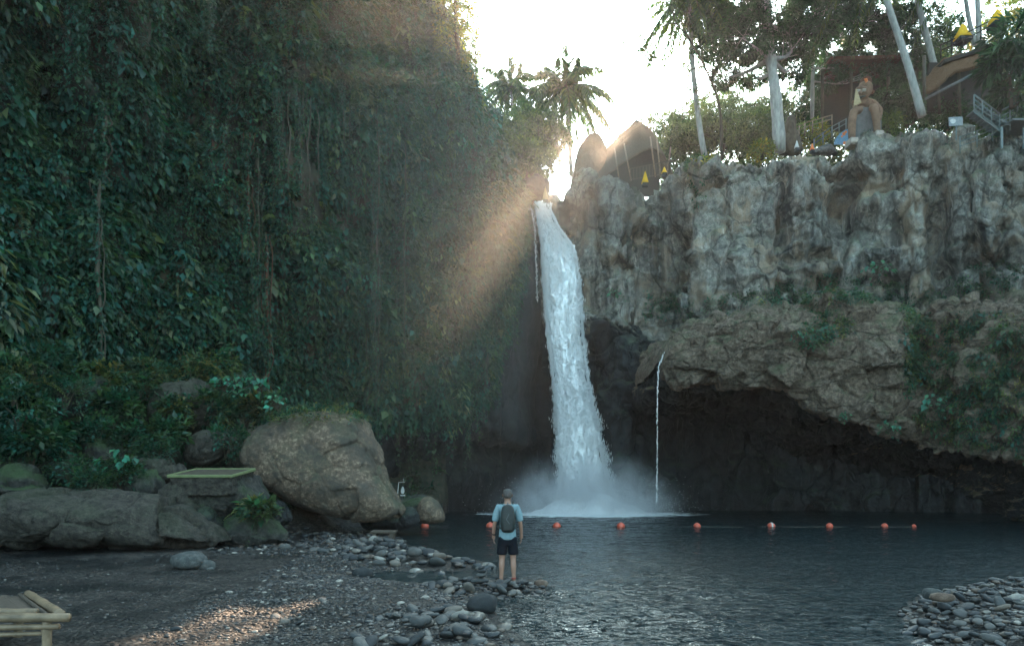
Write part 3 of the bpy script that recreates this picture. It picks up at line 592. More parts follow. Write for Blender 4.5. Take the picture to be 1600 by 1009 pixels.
trickle('waterfall', [(1048, 545, 37.2), (1036, 556, 36.6), (1029, 572, 36.3), (1027, 620, 36.2), (1027, 690, 36.2), (1026, 785, 36.2)], .02, 420, 'narrow trickle dripping off the tip of the brown overhanging ledge', 9)
# foam ring mounds where the water lands
gx, gy = np.meshgrid(np.linspace(-3.2, 14, 240), np.linspace(40.8, 48.5, 110), indexing='ij'); r = np.hypot((gx-5.1)/4.6, (gy-45)/2.3)
hz = 1.5*np.exp(-(r*1.75)**2)+fbm(np.stack([gx*1.1, gy*1.6, gx*0], -1), 5, 85, .62)*.42*np.exp(-(r*.85)**2)-.13*r
fo = gridmesh('foam', np.stack([gx, gy, hz], -1), M['falls'], flip=False); tag(fo, 'churning white foam spreading where the big fall hits the pool', kind='stuff')
def mist():
    t = NT('mist_air'); g = t.n('NewGeometry').outputs['Position']; mp = t.n('Mapping'); t.l(g, mp.inputs[0]); mp.inputs['Location'].default_value = (-5.0/7.4, -44.6/4.6, -.2/4.6); mp.inputs['Scale'].default_value = (1/7.4, 1/4.6, 1/4.6)
    ln = t.n('VectorMath', operation='LENGTH'); t.l(mp, ln.inputs[0]); f = t.math('SUBTRACT', 1, ln.outputs['Value'], clamp=True); f = t.math('POWER', f, 2.2)
    nz = t.noise(.55, 3, .6, g); f = t.math('MULTIPLY', f, t.ramp(nz, [(.36, 0.0), (.66, 1.0)])); v = t.n('VolumePrincipled')
    t.l(t.math('MULTIPLY', f, 3.0), v.inputs['Density']); v.inputs['Color'].default_value = (.95, .97, 1, 1); v.inputs['Anisotropy'].default_value = .2; t.l(v, t.out.inputs['Volume'])
    m = MB(); m.box((5, 44.4, 2.35), (15, 9.4, 4.6)); o = m.build('mist', t.m); tag(o, kind='stuff'); t.m.cycles.volume_sampling = 'MULTIPLE_IMPORTANCE' if hasattr(t.m, 'cycles') else None
mist()
# ---------------------------------------------------------------- rocks and stones
def ico(sub):
    import bmesh
    b = bmesh.new(); bmesh.ops.create_icosphere(b, subdivisions=sub, radius=1); V = np.array([v.co[:] for v in b.verts]); Fc = np.array([[v.index for v in f.verts] for f in b.faces]); b.free(); return V, Fc
def stone_mat():
    t = NT('river_stone'); oi = t.n('ObjectInfo').outputs['Random']; v = t.coords((1, 1, 1), 'o'); g = t.n('NewGeometry').outputs['Position']
    c = t.ramp(oi, [(0, (.008, .009, .010)), (.3, (.02, .022, .023)), (.6, (.04, .041, .039)), (.8, (.075, .07, .062)), (.93, (.09, .07, .052)), (1, (.2, .19, .165))])
    n = t.noise(14, 5, .65, g); c = t.mix(t.ramp(n, [(.35, .45), (.6, 0.0)]), c, (.03, .032, .034))
    z = t.sep(g)[2]; w_ = t.n('MapRange'); t.l(z, w_.inputs[0]); w_.inputs[1].default_value = .03; w_.inputs[2].default_value = .2; w_.inputs[3].default_value = .25; w_.inputs[4].default_value = .75
    return t.done(t.bsdf(c, w_.outputs[0], .4, t.bump(n, .015)))
M['stone'] = stone_mat()
def peb_mat():
    t = NT('pebble'); a = t.n('Attribute', attribute_name='tint').outputs['Color']; n = t.noise(20, 4, .6); return t.done(t.bsdf(t.mix(t.ramp(n, [(.3, .4), (.6, 0.0)]), a, (.03, .03, .03)), .55, .35, t.bump(n, .01)))
M['pebble'] = peb_mat()
V1, F1 = ico(2); VS, FS = ico(3)
STONES = []
for k in range(12):
    v = VS*1.0; r = 1+.22*fbm(VS*1.1+k*9, 3, 90+k); v = v*r[:, None]; v = np.sign(v)*np.abs(v)**.9
    v = v*[1, .55+.35*random.random(), .32+.3*random.random()]
    me = mesh_np('stone', v, [FS], M['stone']); STONES.append(me)
protos = [o.data for o in STONES]
for o in STONES: bpy.data.objects.remove(o)
def px_region(poly, n, z=.1):
    xs = [p[0] for p in poly]; ys = [p[1] for p in poly]; out = []
    wpoly = [G(*p, z)[:2] for p in poly]; wx = [p[0] for p in wpoly]; wy = [p[1] for p in wpoly]
    while len(out) < n:
        x, y = random.uniform(min(wx), max(wx)), random.uniform(min(wy), max(wy))
        if inpoly(x, y, wpoly): out.append((x, y))
    return out
HEAPS = [  # polygon, count, radius range, heap height, group, label
 ([(500, 862), (590, 840), (640, 852), (700, 868), (770, 880), (740, 892), (640, 886), (560, 880)], 150, (.10, .24), .16, 'grey river stones on the spit below the boulder', 'grey stone of the spit below the boulder'),
 ([(655, 912), (700, 906), (850, 908), (862, 918), (800, 930), (700, 926)], 75, (.07, .17), .16, 'grey stones heaped where the man stands', 'stone of the heap under the man'),
 ([(560, 975), (640, 950), (740, 950), (790, 975), (820, 1012), (560, 1012)], 110, (.06, .15), .10, 'flat stones at the water edge in front of the man', 'flat stone at the near water edge'),
 ([(1395, 955), (1440, 930), (1500, 922), (1600, 914), (1640, 925), (1640, 1020), (1470, 1020), (1420, 985)], 330, (.055, .115), .16, 'stones of the right bank heap', 'smooth stone of the right bank heap')]
allst = []
for hi, (poly, n, rr, hh, grp, lab) in enumerate(HEAPS):
    wp = [G(*p, .1)[:2] for p in poly]
    for (x, y) in px_region(poly, n):
        e = float(polydist(np.array(x), np.array(y), wp)); r = rr[0]+(rr[1]-rr[0])*random.random()**2.2
        z = float(gz(x, y)); lift = min(1, e/.5)*hh*random.random()
        allst.append((r*F/y, x, y, max(z, -.04)+lift+r*.12, r, hi))
for (x, y) in px_region([(380, 900), (560, 880), (660, 900), (720, 950), (560, 1000), (300, 1009), (200, 1009), (330, 940)], 90): allst.append((0, x, y, float(gz(x, y))+.015, .035+.06*random.random()**2, 4))
for (x, y) in px_region([(430, 835), (620, 830), (640, 858), (500, 862), (400, 858)], 110): allst.append((0, x, y, float(gz(x, y))+.03, .08+.12*random.random()**2, 5))
allst.sort(key=lambda q: -q[4]*F/q[2]); first = True
GRP = [(h[4], h[5]) for h in HEAPS]+[('loose stones on the wet beach', 'loose stone on the wet beach'), ('rubble at the foot of the boulder', 'dark stone in rubble under the boulder')]
PXB = [h[0] for h in HEAPS]+[[(200, 880), (720, 1009)], [(400, 830), (640, 862)]]; PXB[3] = [(1395, 914), (1600, 1009)]; RB = [.15, .11, .095, .10, .07, .13]; rest = []
for i, (_, x, y, z, r, hi) in enumerate(allst):
    if i >= 292: rest.append((x, y, z, r)); continue
    o = bpy.data.objects.new('stone', protos[i % 12]); col.objects.link(o); o.location = (x, y, z); o.scale = (r, r, r)
    o.rotation_euler = (random.gauss(0, .28), random.gauss(0, .28), random.uniform(0, 6.3)); 
    px_, py_ = (x/y*F+800, HY-(z-CH)/y*F); xs_ = [p[0] for p in PXB[hi]]; ys_ = [p[1] for p in PXB[hi]]; a_ = min(2, max(0, int(3*(px_-min(xs_))/(max(xs_)-min(xs_))))); b_ = min(2, max(0, int(3*(py_-min(ys_))/(max(ys_)-min(ys_)))))
    tag(o, ('large ' if r > RB[hi] else 'small ')+GRP[hi][1]+', '+['back', 'middle', 'front'][b_]+' row, '+['left', 'middle', 'right'][a_]+' third', 'stone', GRP[hi][0])
# small pebbles: nobody could count them
def pebbles(rows, name, label):
    rows = np.array(rows); n = len(rows); a = rng.uniform(0, 6.28, n); ca, sa = np.cos(a), np.sin(a); nv = len(V1)
    q = V1[None]*np.stack([rows[:, 3], rows[:, 3]*rng.uniform(.55, .95, n), rows[:, 3]*rng.uniform(.3, .55, n)], -1)[:, None]
    q = q*(1+.28*fbm(V1[None]*1.3+rng.uniform(0, 99, (n, 1, 3)), 2, 3))[..., None]
    qx = q[..., 0]*ca[:, None]-q[..., 1]*sa[:, None]; qy = q[..., 0]*sa[:, None]+q[..., 1]*ca[:, None]
    V = np.stack([qx, qy, q[..., 2]], -1)+rows[:, None, :3]; Fc = (F1[None]+(np.arange(n)*nv)[:, None, None]).reshape(-1, 3)
    pal = np.array([(.012, .013, .014), (.021, .021, .021), (.036, .034, .032), (.075, .068, .06), (.06, .042, .03), (.22, .2, .17)]); ti = pal[rng.choice(6, n, p=[.27, .28, .2, .1, .1, .05])]
    o = mesh_np(name, V.reshape(-1, 3), [Fc], M['pebble'], tint=np.repeat(ti, nv, 0)); tag(o, label, kind='stuff')
for poly, n, rr in [([(200, 1015), (330, 935), (470, 905), (600, 900), (700, 935), (760, 960), (800, 1015)], 4200, (.012, .04)), ([(380, 905), (480, 870), (620, 868), (660, 890), (560, 930)], 1500, (.02, .06)), ([(400, 838), (600, 826), (640, 858), (520, 872), (300, 870)], 900, (.04, .10)), ([(1380, 965), (1450, 930), (1640, 920), (1640, 1020), (1470, 1020)], 700, (.03, .07)), ([(640, 915), (860, 910), (840, 930), (780, 950), (660, 940)], 500, (.03, .07)), ([(0, 1015), (0, 880), (350, 870), (420, 930), (200, 1015)], 500, (.01, .04))]:
    for (x, y) in px_region(poly, n, .05): rest.append((x, y, 0, rr[0]+(rr[1]-rr[0])*random.random()**2))
rest = np.array(rest); zz = gz(rest[:, 0], rest[:, 1]); rest[:, 2] = np.where(rest[:, 2] == 0, zz+.004, rest[:, 2]); rest = rest[(zz > -.06)]
pebbles(rest, 'pebbles', 'loose pebbles and gravel strewn over the wet beach')
# ---- larger rocks, each from its outline at its own distance with its own thickness
def outline_rock(name, pts, D, depth, mat, label, cat='rock', amp=.12, sc=1.2, lean=0, group=None, flat_back=False, dens=.07, parent=None, p=2.4):
    w = np.array([P(x, y, D) for x, y in pts])[:, [0, 2]]; n = len(w); t = np.linspace(0, 1, n+1); wc = np.vstack([w, w[:1]])
    L = np.concatenate([[0], np.cumsum(np.linalg.norm(np.diff(wc, axis=0), axis=1))]); m = max(24, int(L[-1]/dens)); u = np.linspace(0, L[-1], m, endpoint=False)
    ww = np.vstack([w[-1:], wc, w[1:2]]); LL = np.concatenate([[L[0]-(L[-1]-L[-2])], L, [L[-1]+L[1]]]); ring = resamp(ww, LL, u, 0)
    c = ring.mean(0); k = max(12, int(depth*2/dens*1.1)); a = np.linspace(.02, math.pi-.02, k); G3 = []
    for q in a:
        s = math.sin(q)**(2/p); yo = -math.copysign(abs(math.cos(q))**(2/p), math.cos(q))*depth*.5
        rr = c+(ring-c)*s; G3.append(np.stack([rr[:, 0], np.full(m, D+depth*.15+yo+lean*0), rr[:, 1]], -1)+[0, 0, 0]+np.stack([rr[:, 0]*0, (rr[:, 1]-c[1])*lean, rr[:, 0]*0], -1))
    Pg = np.array(G3); N = normals(np.concatenate([Pg, Pg[:, :1]], 1))[:, :-1]; C3 = Pg.mean((0, 1)); N = N*np.sign(((Pg-C3)*N).sum(-1, keepdims=True))
    q = Pg*sc; Pg = Pg+N*((fbm(q, 5, 96)*amp+fbm(q*5, 3, 97)*amp*.22+blocks(q*.9+3, 98, .9, .3, 12)*amp*1.5+blocks(q*2.6, 99, .9, .3, 9)*amp*.45))[..., None]
    V = np.concatenate([Pg.reshape(-1, 3), Pg[0].mean(0)[None], Pg[-1].mean(0)[None]]); j = np.arange(m); i = np.arange(k-1)
    I, J = np.meshgrid(i, j, indexing='ij'); J2 = (J+1) % m; Fq = np.stack([I*m+J, (I+1)*m+J, (I+1)*m+J2, I*m+J2], -1).reshape(-1, 4)
    f0 = np.stack([np.full(m, k*m), j, (j+1) % m], -1); f9 = np.stack([np.full(m, k*m+1), (k-1)*m+(j+1) % m, (k-1)*m+j], -1)
    orient = np.sum(ring[:, 0]*np.roll(ring[:, 1], -1)-np.roll(ring[:, 0], -1)*ring[:, 1]) > 0
    if not orient: Fq = Fq[:, ::-1]; f0 = f0[:, ::-1]; f9 = f9[:, ::-1]
    o = mesh_np(name, V, [f0, f9, Fq], mat, parent); Vn = Pg
    if parent is None: tag(o, label, cat, group)
    return o, Pg
def deco_leaves(Pg, n, per, rad, size, parent, name='moss', mask=None, pal=GREENS, droop=.3):
    V = Pg.reshape(-1, 3); N = normals(Pg).reshape(-1, 3); C3 = V.mean(0); N = N*np.sign(((V-C3)*N).sum(-1, keepdims=True)); px, py = proj(V); ok = (N[:, 2] > .25) if mask is None else mask(V, N, px, py)
    k = np.flatnonzero(ok); k = rng.choice(k, min(n, len(k)), replace=False); return leaf_mesh(name, [clump_leaves(V[k], N[k], per, rad, size, droop, pal)], parent=parent)
big, Pb = outline_rock('boulder', [(371, 706), (378, 690), (400, 668), (440, 647), (480, 641), (530, 641), (562, 652), (576, 680), (588, 712), (600, 748), (618, 780), (628, 800), (600, 814), (560, 813), (500, 800), (440, 778), (404, 756), (382, 730)], 25.5, 3.6, M['boulder_rock'], 'huge speckled brown-grey boulder, tallest on the shore, plants along its top', 'boulder', .10, .8, lean=.12, dens=.05, p=2.9)
deco_leaves(Pb, 240, 14, .2, .09, big, 'plants', lambda V, N, px, py: (py < 662) & (px > 400) & (N[:, 2] > -.2), np.vstack([OLIVE, GREENS]))
outline_rock('boulder', [(565, 812), (590, 800), (622, 790), (640, 806), (646, 818), (620, 826), (570, 824)], 26, 2.2, M['dark_rock_and_shade'], 'low dark rock wedged under the right end of the huge boulder', 'boulder', .08)
outline_rock('boulder', [(612, 800), (618, 786), (640, 776), (662, 774), (676, 784), (674, 805), (640, 812)], 27.6, 1.6, M['slope_rock'], 'mossy brown rock behind the rounded grey one beside the huge boulder', 'boulder', .06, 2)
outline_rock('boulder', [(650, 800), (655, 784), (668, 776), (682, 782), (692, 798), (693, 813), (680, 819), (655, 816)], 26.8, 1.5, M['boulder_rock'], 'rounded smooth grey boulder standing in the pool behind the leftmost red buoy', 'boulder', .03, 1.2)
outline_rock('boulder', [(622, 815), (628, 800), (644, 793), (654, 806), (652, 820), (634, 824)], 25.6, 1.1, M['dark_rock_and_shade'], 'small pointed dark rock between the huge boulder and the rounded grey one', 'boulder', .05, 2)
# slab-topped rock with the painted rim
sl, Ps = outline_rock('boulder', [(276, 748), (284, 742), (384, 743), (390, 756), (404, 778), (396, 790), (360, 800), (330, 806), (300, 796), (282, 780), (276, 760)], 21.5, 2.3, M['slope_rock'], 'blocky grey rock carrying the flat slab with a lime green rim', 'boulder', .07, 1.4, p=5)
outline_rock('boulder', [(-40, 790), (20, 772), (90, 765), (160, 768), (230, 778), (280, 788), (310, 810), (345, 838), (345, 850), (250, 856), (120, 858), (0, 862), (-60, 862)], 19.5, 5.0, M['flat_rock'], 'long low sloping brown rock along the left side of the beach', 'boulder', .14, .8, lean=-.4, p=2.2)
ROCKS = [([(188, 770), (196, 745), (220, 735), (243, 745), (246, 770), (230, 784), (200, 784)], 21.6, 1.4, 'slope_rock', 'rounded dark rock left of the slab-topped rock'),
 ([(205, 742), (215, 722), (245, 714), (272, 726), (280, 748), (250, 756), (220, 752)], 22.6, 1.5, 'flat_rock', 'brown rock with a pale vertical seam above the rounded dark rock'),
 ([(246, 780), (252, 758), (280, 752), (302, 776), (320, 800), (300, 812), (262, 798)], 20.8, 1.2, 'flat_rock', 'layered grey rock in front of the slab-topped rock on its left'),
 ([(300, 825), (312, 796), (326, 790), (342, 812), (340, 832), (318, 836)], 20.4, 1.0, 'dark_rock_and_shade', 'small pointed dark rock under the slab-topped rock'),
 ([(344, 842), (352, 815), (380, 804), (420, 808), (440, 826), (446, 846), (400, 856), (356, 856)], 20.9, 1.6, 'slope_rock', 'broad mossy grey rock with a fern on top, below the slab'),
 ([(404, 806), (412, 788), (436, 786), (452, 804), (446, 820), (416, 820)], 23.5, 1.2, 'dark_rock_and_shade', 'small rounded dark rock under the left lobe of the huge boulder'),
 ([(238, 660), (240, 625), (262, 600), (300, 594), (322, 612), (330, 650), (320, 672), (270, 674)], 26.5, 2.2, 'flat_rock', 'tall grey-brown rock high on the bank above the slab'),
 ([(290, 716), (296, 680), (318, 668), (346, 676), (350, 708), (330, 724), (300, 726)], 25, 1.6, 'flat_rock', 'brown rock face directly behind the slab-topped rock'),
 ([(88, 640), (92, 602), (120, 585), (160, 590), (172, 620), (165, 655), (120, 662)], 24.2, 2.0, 'slope_rock', 'bluish dark rock in the bushes high on the left bank'),
 ([(60, 745), (68, 718), (96, 708), (116, 722), (118, 748), (88, 760)], 21.2, 1.2, 'slope_rock', 'dark rounded rock half sunk in plants above the long low rock'),
 ([(-10, 770), (0, 735), (30, 728), (56, 745), (60, 772), (20, 782)], 19.8, 1.4, 'slope_rock', 'dark rock at the left edge above the long low rock'),
 ([(125, 715), (132, 690), (160, 684), (180, 700), (182, 722), (150, 730)], 22.6, 1.2, 'slope_rock', 'small dark rock below the thin tree trunk on the bank'),
 ([(404, 690), (412, 668), (432, 660), (440, 680), (430, 700)], 27.2, 1.2, 'flat_rock', 'small brown rock behind the left shoulder of the huge boulder')]
for pts, D, dep, mt, lab in ROCKS: outline_rock('rock', pts, D, dep, M[mt], lab, 'rock', .09, 1.3)
def single(px, py, r, sc, label, mat='stone', cat='rock', name='rock', rz=0, k=0, lift=.25, z0=None):
    z = float(gz(*G(px, py, .05)[:2])) if z0 is None else z0; x, y, _ = G(px, py, max(z, 0)); o = bpy.data.objects.new(name, protos[k].copy()); col.objects.link(o); o.data.materials[0] = M[mat]
    o.scale = [r*q for q in sc]; o.location = (x, y, max(z, 0)+r*sc[2]*lift); o.rotation_euler = (0, 0, rz); tag(o, label, cat); return o
M['stone_pale'] = rock_mat('stone_pale', (.03, .034, .033), (.06, .063, .06), (.12, .12, .11), scale=3, bumpd=.01)
M['stone_black'] = rock_mat('stone_black', (.012, .014, .015), (.022, .024, .025), (.04, .042, .042), scale=3, bumpd=.01, wet=.05)
M['stone_brown'] = rock_mat('stone_brown', (.06, .042, .03), (.12, .08, .06), (.18, .14, .11), scale=4, bumpd=.01)
single(297, 888, .42, (1, 1, 1.5), 'large rounded grey stone alone on the flat dark beach', 'stone_pale', k=1, lift=.3)
single(322, 888, .2, (1, 1, 1.4), 'small pale stone leaning on the large rounded stone on the beach', 'stone_pale', k=3)
single(329, 890, .09, (1, 1, 1), 'tiny pale stone at the right end of the pair on the beach', 'stone_pale', 'rock', k=4)
single(755, 955, .24, (1, 1, 1.6), 'wet black rock at the water edge in front of the man', 'stone_black', k=2, lift=.3)
single(845, 916, .13, (1, 1.2, 1.8), 'round brown speckled stone at the right end of the stone heap', 'stone_brown', k=5)
single(567, 899, .22, (1, 1, 1), 'dark flat stone beside the little inlet of water', 'stone_black', k=6)
single(1472, 938, .14, (1.2, .8, 1.2), 'pinkish tan stone resting on top of the right bank heap', 'stone_brown', k=7, lift=.3, rz=2.6, z0=.40)
single(1457, 932, .12, (1.2, .6, 1.2), 'pale oblong stone leaning against the pinkish stone on the right bank heap', 'stone_pale', k=8, lift=.3, rz=2.4, z0=.40)
for i, (r, dz) in enumerate([(.15, .10), (.12, .20), (.10, .28), (.07, .345)]):
    x, y, _ = G(752, 912, .1); o = bpy.data.objects.new('stone', protos[i*2]); col.objects.link(o); o.location = (x, y, dz+.07); o.scale = (r, r, r*.9); o.rotation_euler = (0, .06*i, i*1.3)
    tag(o, ['bottom stone of the little stacked cairn left of the man', 'second stone from the bottom of the little stacked cairn', 'third stone from the bottom of the little stacked cairn', 'topmost stone of the little stacked cairn left of the man'][i], 'stone', 'stones of the small cairn')
# dark rocks at the lip of the falls
outline_rock('rock', [(818, 310), (816, 288), (828, 274), (846, 272), (858, 284), (856, 300), (846, 316), (830, 322)], 50.5, 1.6, M['dark_rock_and_shade'], 'dark rock sticking up at the left side of the waterfall lip', 'rock', .15, 1)
# ---------------------------------------------------------------- trees on the plateau
TG = np.array([(.03, .055, .02), (.045, .075, .025), (.02, .045, .02), (.06, .085, .025)]); TDARK = np.array([(.015, .04, .022), (.02, .05, .028), (.012, .03, .02)]); TLIT = np.array([(.13, .14, .02), (.09, .12, .03), (.16, .12, .02), (.06, .09, .03)])
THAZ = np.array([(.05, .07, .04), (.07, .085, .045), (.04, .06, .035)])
def curve_pts(path, n=14):
    p = np.array(path, float); t = np.linspace(0, 1, len(p)); return resamp(p, t, np.linspace(0, 1, n), 0)
def tree(label, trunk, r0, r1, blobs, size=.22, per=30, pal=TG, bark='bark_pale', group=None, cat='tree', name='tree', density=1.0, limbs=True, wid=.5, droop=.35, shell=.55):
    """trunk: list of (px,py,D); blobs: (px, py, D, radius m, vertical squash)."""
    root = empty(name, P(*trunk[0])); tag(root, label, cat, group); base = np.array(P(*trunk[0]))
    c = curve_pts([P(*q) for q in trunk])-base; r = np.linspace(r0, r1, len(c))*(1+.08*rng.normal(0, 1, len(c))); m = MB(); m.tube(c, r, 10)
    if limbs:
        for (bx, by, bd, br, sq) in blobs:
            e = np.array(P(bx, by, bd))-base; k = int(np.argmin(np.abs(c[:, 2]-(e[2]-br*.9))+np.linalg.norm(c[:, :2]-e[:2], axis=1)*.3)); s = c[k]; mid = s*.45+e*.55+[0, 0, -.12*np.linalg.norm(e-s)]+rng.normal(0, .2, 3)
            cc = curve_pts([s, mid, e], 7); m.tube(cc, np.linspace(max(.03, r[k]*.5), .02, 7), 6)
            for q in range(7):
                s2 = cc[rng.integers(2, 7)]; e2 = e+nrm(rng.normal(0, 1, 3))*br*[.8, .8, sq*.8]; m.tube(curve_pts([s2, (s2+e2)/2+rng.normal(0, .1, 3), e2], 4), np.linspace(.025, .008, 4), 4)
    m.build('trunk', M[bark], root, True); A = []; N = []; S_ = []
    for (bx, by, bd, br, sq) in blobs:
        n = int(density*(14+br*br*16)); e = np.array(P(bx, by, bd))-base; o = nrm(rng.normal(0, 1, (n, 3)))*(shell+(1-shell)*rng.random((n, 1)))*br; o = o*[1, 1, sq]*(1+.5*fbm(o*.9+bx, 2, 7)[:, None]); A.append(e+o); N.append(nrm(o+[0, 0, .2]))
    if A: A = np.concatenate(A); N = np.concatenate(N); leaf_mesh('crown', [clump_leaves(A, N, per, .42, size, droop, pal, wid)], M['leaf_tree'], root)
    return root
def palm(label, trunk, r0, crownD, L, n=16, spike=0, group=None, pal=TG, skirt=0, bark='bark_pale', size=.42, arch=1.0):
    root = empty('palm_tree', P(*trunk[0])); tag(root, label, 'palm tree', group); base = np.array(P(*trunk[0])); c = curve_pts([P(*q) for q in trunk])-base
    m = MB(); rr = np.linspace(r0, r0*.62, len(c)); m.tube(c, rr, 10); top = c[-1]; m.build('trunk', M[bark], root, True)
    for k in range(n):
        a = k*2.399+rng.random()*.4; el = 1.25-1.75*(k/n)**.8; Lk = L*(.8+.3*rng.random())*(.8 if el > .9 else 1); d0 = np.array([math.cos(a)*math.cos(el), math.sin(a)*math.cos(el), math.sin(el)])
        u = np.linspace(0, 1, 26)[:, None]; sp_ = top+d0*Lk*u-np.array([0, 0, 1.])*Lk*.75*arch*u**2.1*(1.1-.5*el); tg = nrm(np.gradient(sp_, axis=0)); sd = nrm(np.cross(tg, [0, 0, 1.])); mm = MB(); mm.tube(sp_[::3], np.linspace(.035, .01, len(sp_[::3])), 4)
        fr = mm.build('stem', M['bark_dark'], root); fr.name = 'frond_stem'
        Ps = []; Ds = []; Ss = []
        for i in range(2, 26):
            for q in range(2):
                for sg in (-1, 1):
                    w = (math.sin(math.pi*(.1+.86*i/26))**.6); Ps.append(sp_[i]+tg[i]*(q*.5)*L/26); Ds.append(sd[i]*sg*.85+tg[i]*.5-np.array([0, 0, .55+.3*rng.random()])); Ss.append(size*L*.36*w*(.85+.3*rng.random()))
        nn = len(Ps); o = leaf_mesh('frond', [leaf_arrays(np.array(Ps), np.array(Ds)+rng.normal(0, .08, (nn, 3)), np.array(Ss), tints(nn, pal, .2), .13)], M['leaf_tree'], root); fr.parent = o
    if skirt:
        A = top+rng.normal(0, .25, (skirt, 3))*[1, 1, 3]-[0, 0, 1.1]; leaf_mesh('dead_leaves', [clump_leaves(A, nrm(A*[1, 1, 0]-top*[1, 1, 0]+.01), 16, .4, .3, 1.4, np.array([(.08, .07, .03), (.05, .06, .03)]), .25)], M['leaf_tree'], root)
    if spike:
        A = top+rng.normal(0, .14, (60, 3))*[1, 1, 0]+np.stack([np.zeros(60), np.zeros(60), rng.random(60)*spike], -1); leaf_mesh('spear_leaves', [clump_leaves(A, np.tile([0, 0, 1.], (60, 1)), 8, .22, .4, -1.2, pal, .14)], M['leaf_tree'], root)
    return root
# palms beyond the falls
palm('tall dark feather palm with upright spear rising directly above the waterfall', [(893, 275, 61), (888, 200, 61), (883, 138, 61)], .2, 61, 5.2, 34, 3.4, skirt=26, size=.6)
palm('smaller feather palm left of the tall palm above the waterfall', [(822, 285, 63), (806, 200, 63), (798, 138, 63)], .17, 63, 4.2, 28, 2.4, skirt=20, size=.6)
palm('feather palm with crown lower and nearer the left cliff, beyond the falls', [(838, 275, 66), (834, 230, 66), (832, 190, 66)], .15, 66, 4.0, 26, .8, size=.6)
tree('slim bare trunk with sparse broken fronds beside the tall palm', [(876, 270, 60), (872, 230, 60), (868, 185, 60)], .10, .05, [(866, 188, 60, .8, .8)], .2, 14, group=None)
palm('tall palm leaning over the sun glare with ragged hanging fronds', [(1101, 245, 51), (1092, 190, 51), (1083, 110, 51), (1079, 40, 51), (1078, 0, 51)], .22, 51, 4.6, 34, 0, skirt=40, size=.5, arch=1.25)
def ivy_on(root, pts, n, rad, size=.16, pal=TG):
    base = np.array(root.location); c = curve_pts([P(*q) for q in pts], 40); k = rng.integers(0, 40, n); o = rng.normal(0, rad, (n, 3))*[1, 1, .6]; leaf_mesh('ivy', [clump_leaves(c[k]+o-base, nrm(o+.01), 14, .3, size, .8, pal)], M['leaf_tree'], root)
pt = bpy.data.objects['palm_tree.003']; ivy_on(pt, [(1090, 170, 51), (1083, 100, 51), (1078, 0, 51)], 90, .32)
# the big pale trunk and its canopy
tree('tree with thick pale smooth trunk and wide dark canopy on the cliff edge', [(1219, 238, 47), (1212, 150, 47), (1203, 80, 47), (1196, -20, 47), (1192, -120, 47)], .40, .26,
     [(1160, 60, 47, 1.9, .7), (1205, 20, 47, 2.4, .7), (1150, 0, 48, 1.8, .8), (1250, 60, 48, 1.9, .6), (1240, 105, 49, 1.2, .6), (1175, 115, 49, 1.2, .6), (1120, 75, 50, 1.2, .6), (1280, 20, 48, 2.1, .7), (1130, 120, 50, .8, .6), (1200, -80, 47, 3.5, .7), (1120, -60, 48, 2.8, .7), (1300, -60, 48, 2.6, .7), (1110, 30, 50, 1.3, .7), (1140, 50, 49, 1.4, .7), (1220, 70, 49, 1.6, .7)], .2, 30, TDARK, density=2.6)
tree('tree with thin straight pale trunk behind the thick one', [(1269, 185, 52), (1270, 100, 52), (1272, 0, 52), (1272, -60, 52)], .15, .10,
     [(1300, 60, 52, 2.0, .6), (1330, 100, 53, 1.4, .55), (1290, 120, 53, 1.3, .5), (1345, 40, 53, 1.8, .6), (1310, -10, 52, 2.4, .7), (1370, 110, 53, 1.2, .5), (1255, 20, 53, 1.5, .6), (1390, 20, 53, 2.0, .6), (1330, 0, 53, 2.0, .6), (1380, -50, 53, 2.4, .7)], .2, 28, TDARK, density=2.4)
for lab, tr, r in [('slender pale palm trunk leaning left, nearest to the statue', [(1441, 182, 44), (1418, 100, 44), (1385, 0, 44), (1366, -70, 44)], .26), ('slender pale palm trunk leaning left behind the thatched platform', [(1464, 120, 49), (1446, 50, 49), (1428, -20, 49), (1420, -70, 49)], .24),
                   ('thin grey palm trunk above the thatched platform, left one of the near pair', [(1523, 70, 47), (1514, 30, 47), (1506, -20, 47), (1500, -80, 47)], .17), ('thin grey palm trunk above the thatched platform, right one of the near pair', [(1531, 70, 46), (1528, 20, 46), (1526, -40, 46), (1524, -80, 46)], .19)]:
    palm(lab, tr, r, 47, 4.2, 16, 0, arch=1.0, bark='bark_pale')
tree('rounded tree with dense dark leaves behind the leaning palm trunks', [(1430, 180, 52), (1430, 110, 52), (1432, 60, 52)], .3, .15, [(1432, 55, 52, 2.1, .9), (1460, 75, 52, 1.6, .8), (1405, 90, 52, 1.7, .8), (1480, 50, 53, 1.2, .8), (1400, 40, 53, 1.8, .7), (1440, 110, 52, 1.5, .7), (1375, 70, 53, 1.5, .7), (1350, 80, 54, 1.4, .7)], .2, 34, TDARK, 'bark_dark', density=1.6)
tree('leafy branch tips against the white sky left of the tall leaning palm', [(1128, 250, 50), (1120, 150, 50), (1060, 40, 49), (1010, 62, 48.6)], .12, .02, [(990, 62, 48.5, .75, 1.0), (1006, 86, 48.5, .45, 1.0), (1022, 96, 48.6, .4, .8), (1060, 40, 49, .5, 1), (1050, 10, 49, .8, 1)], .2, 14, TG, 'bark_dark', density=.9, shell=.2)
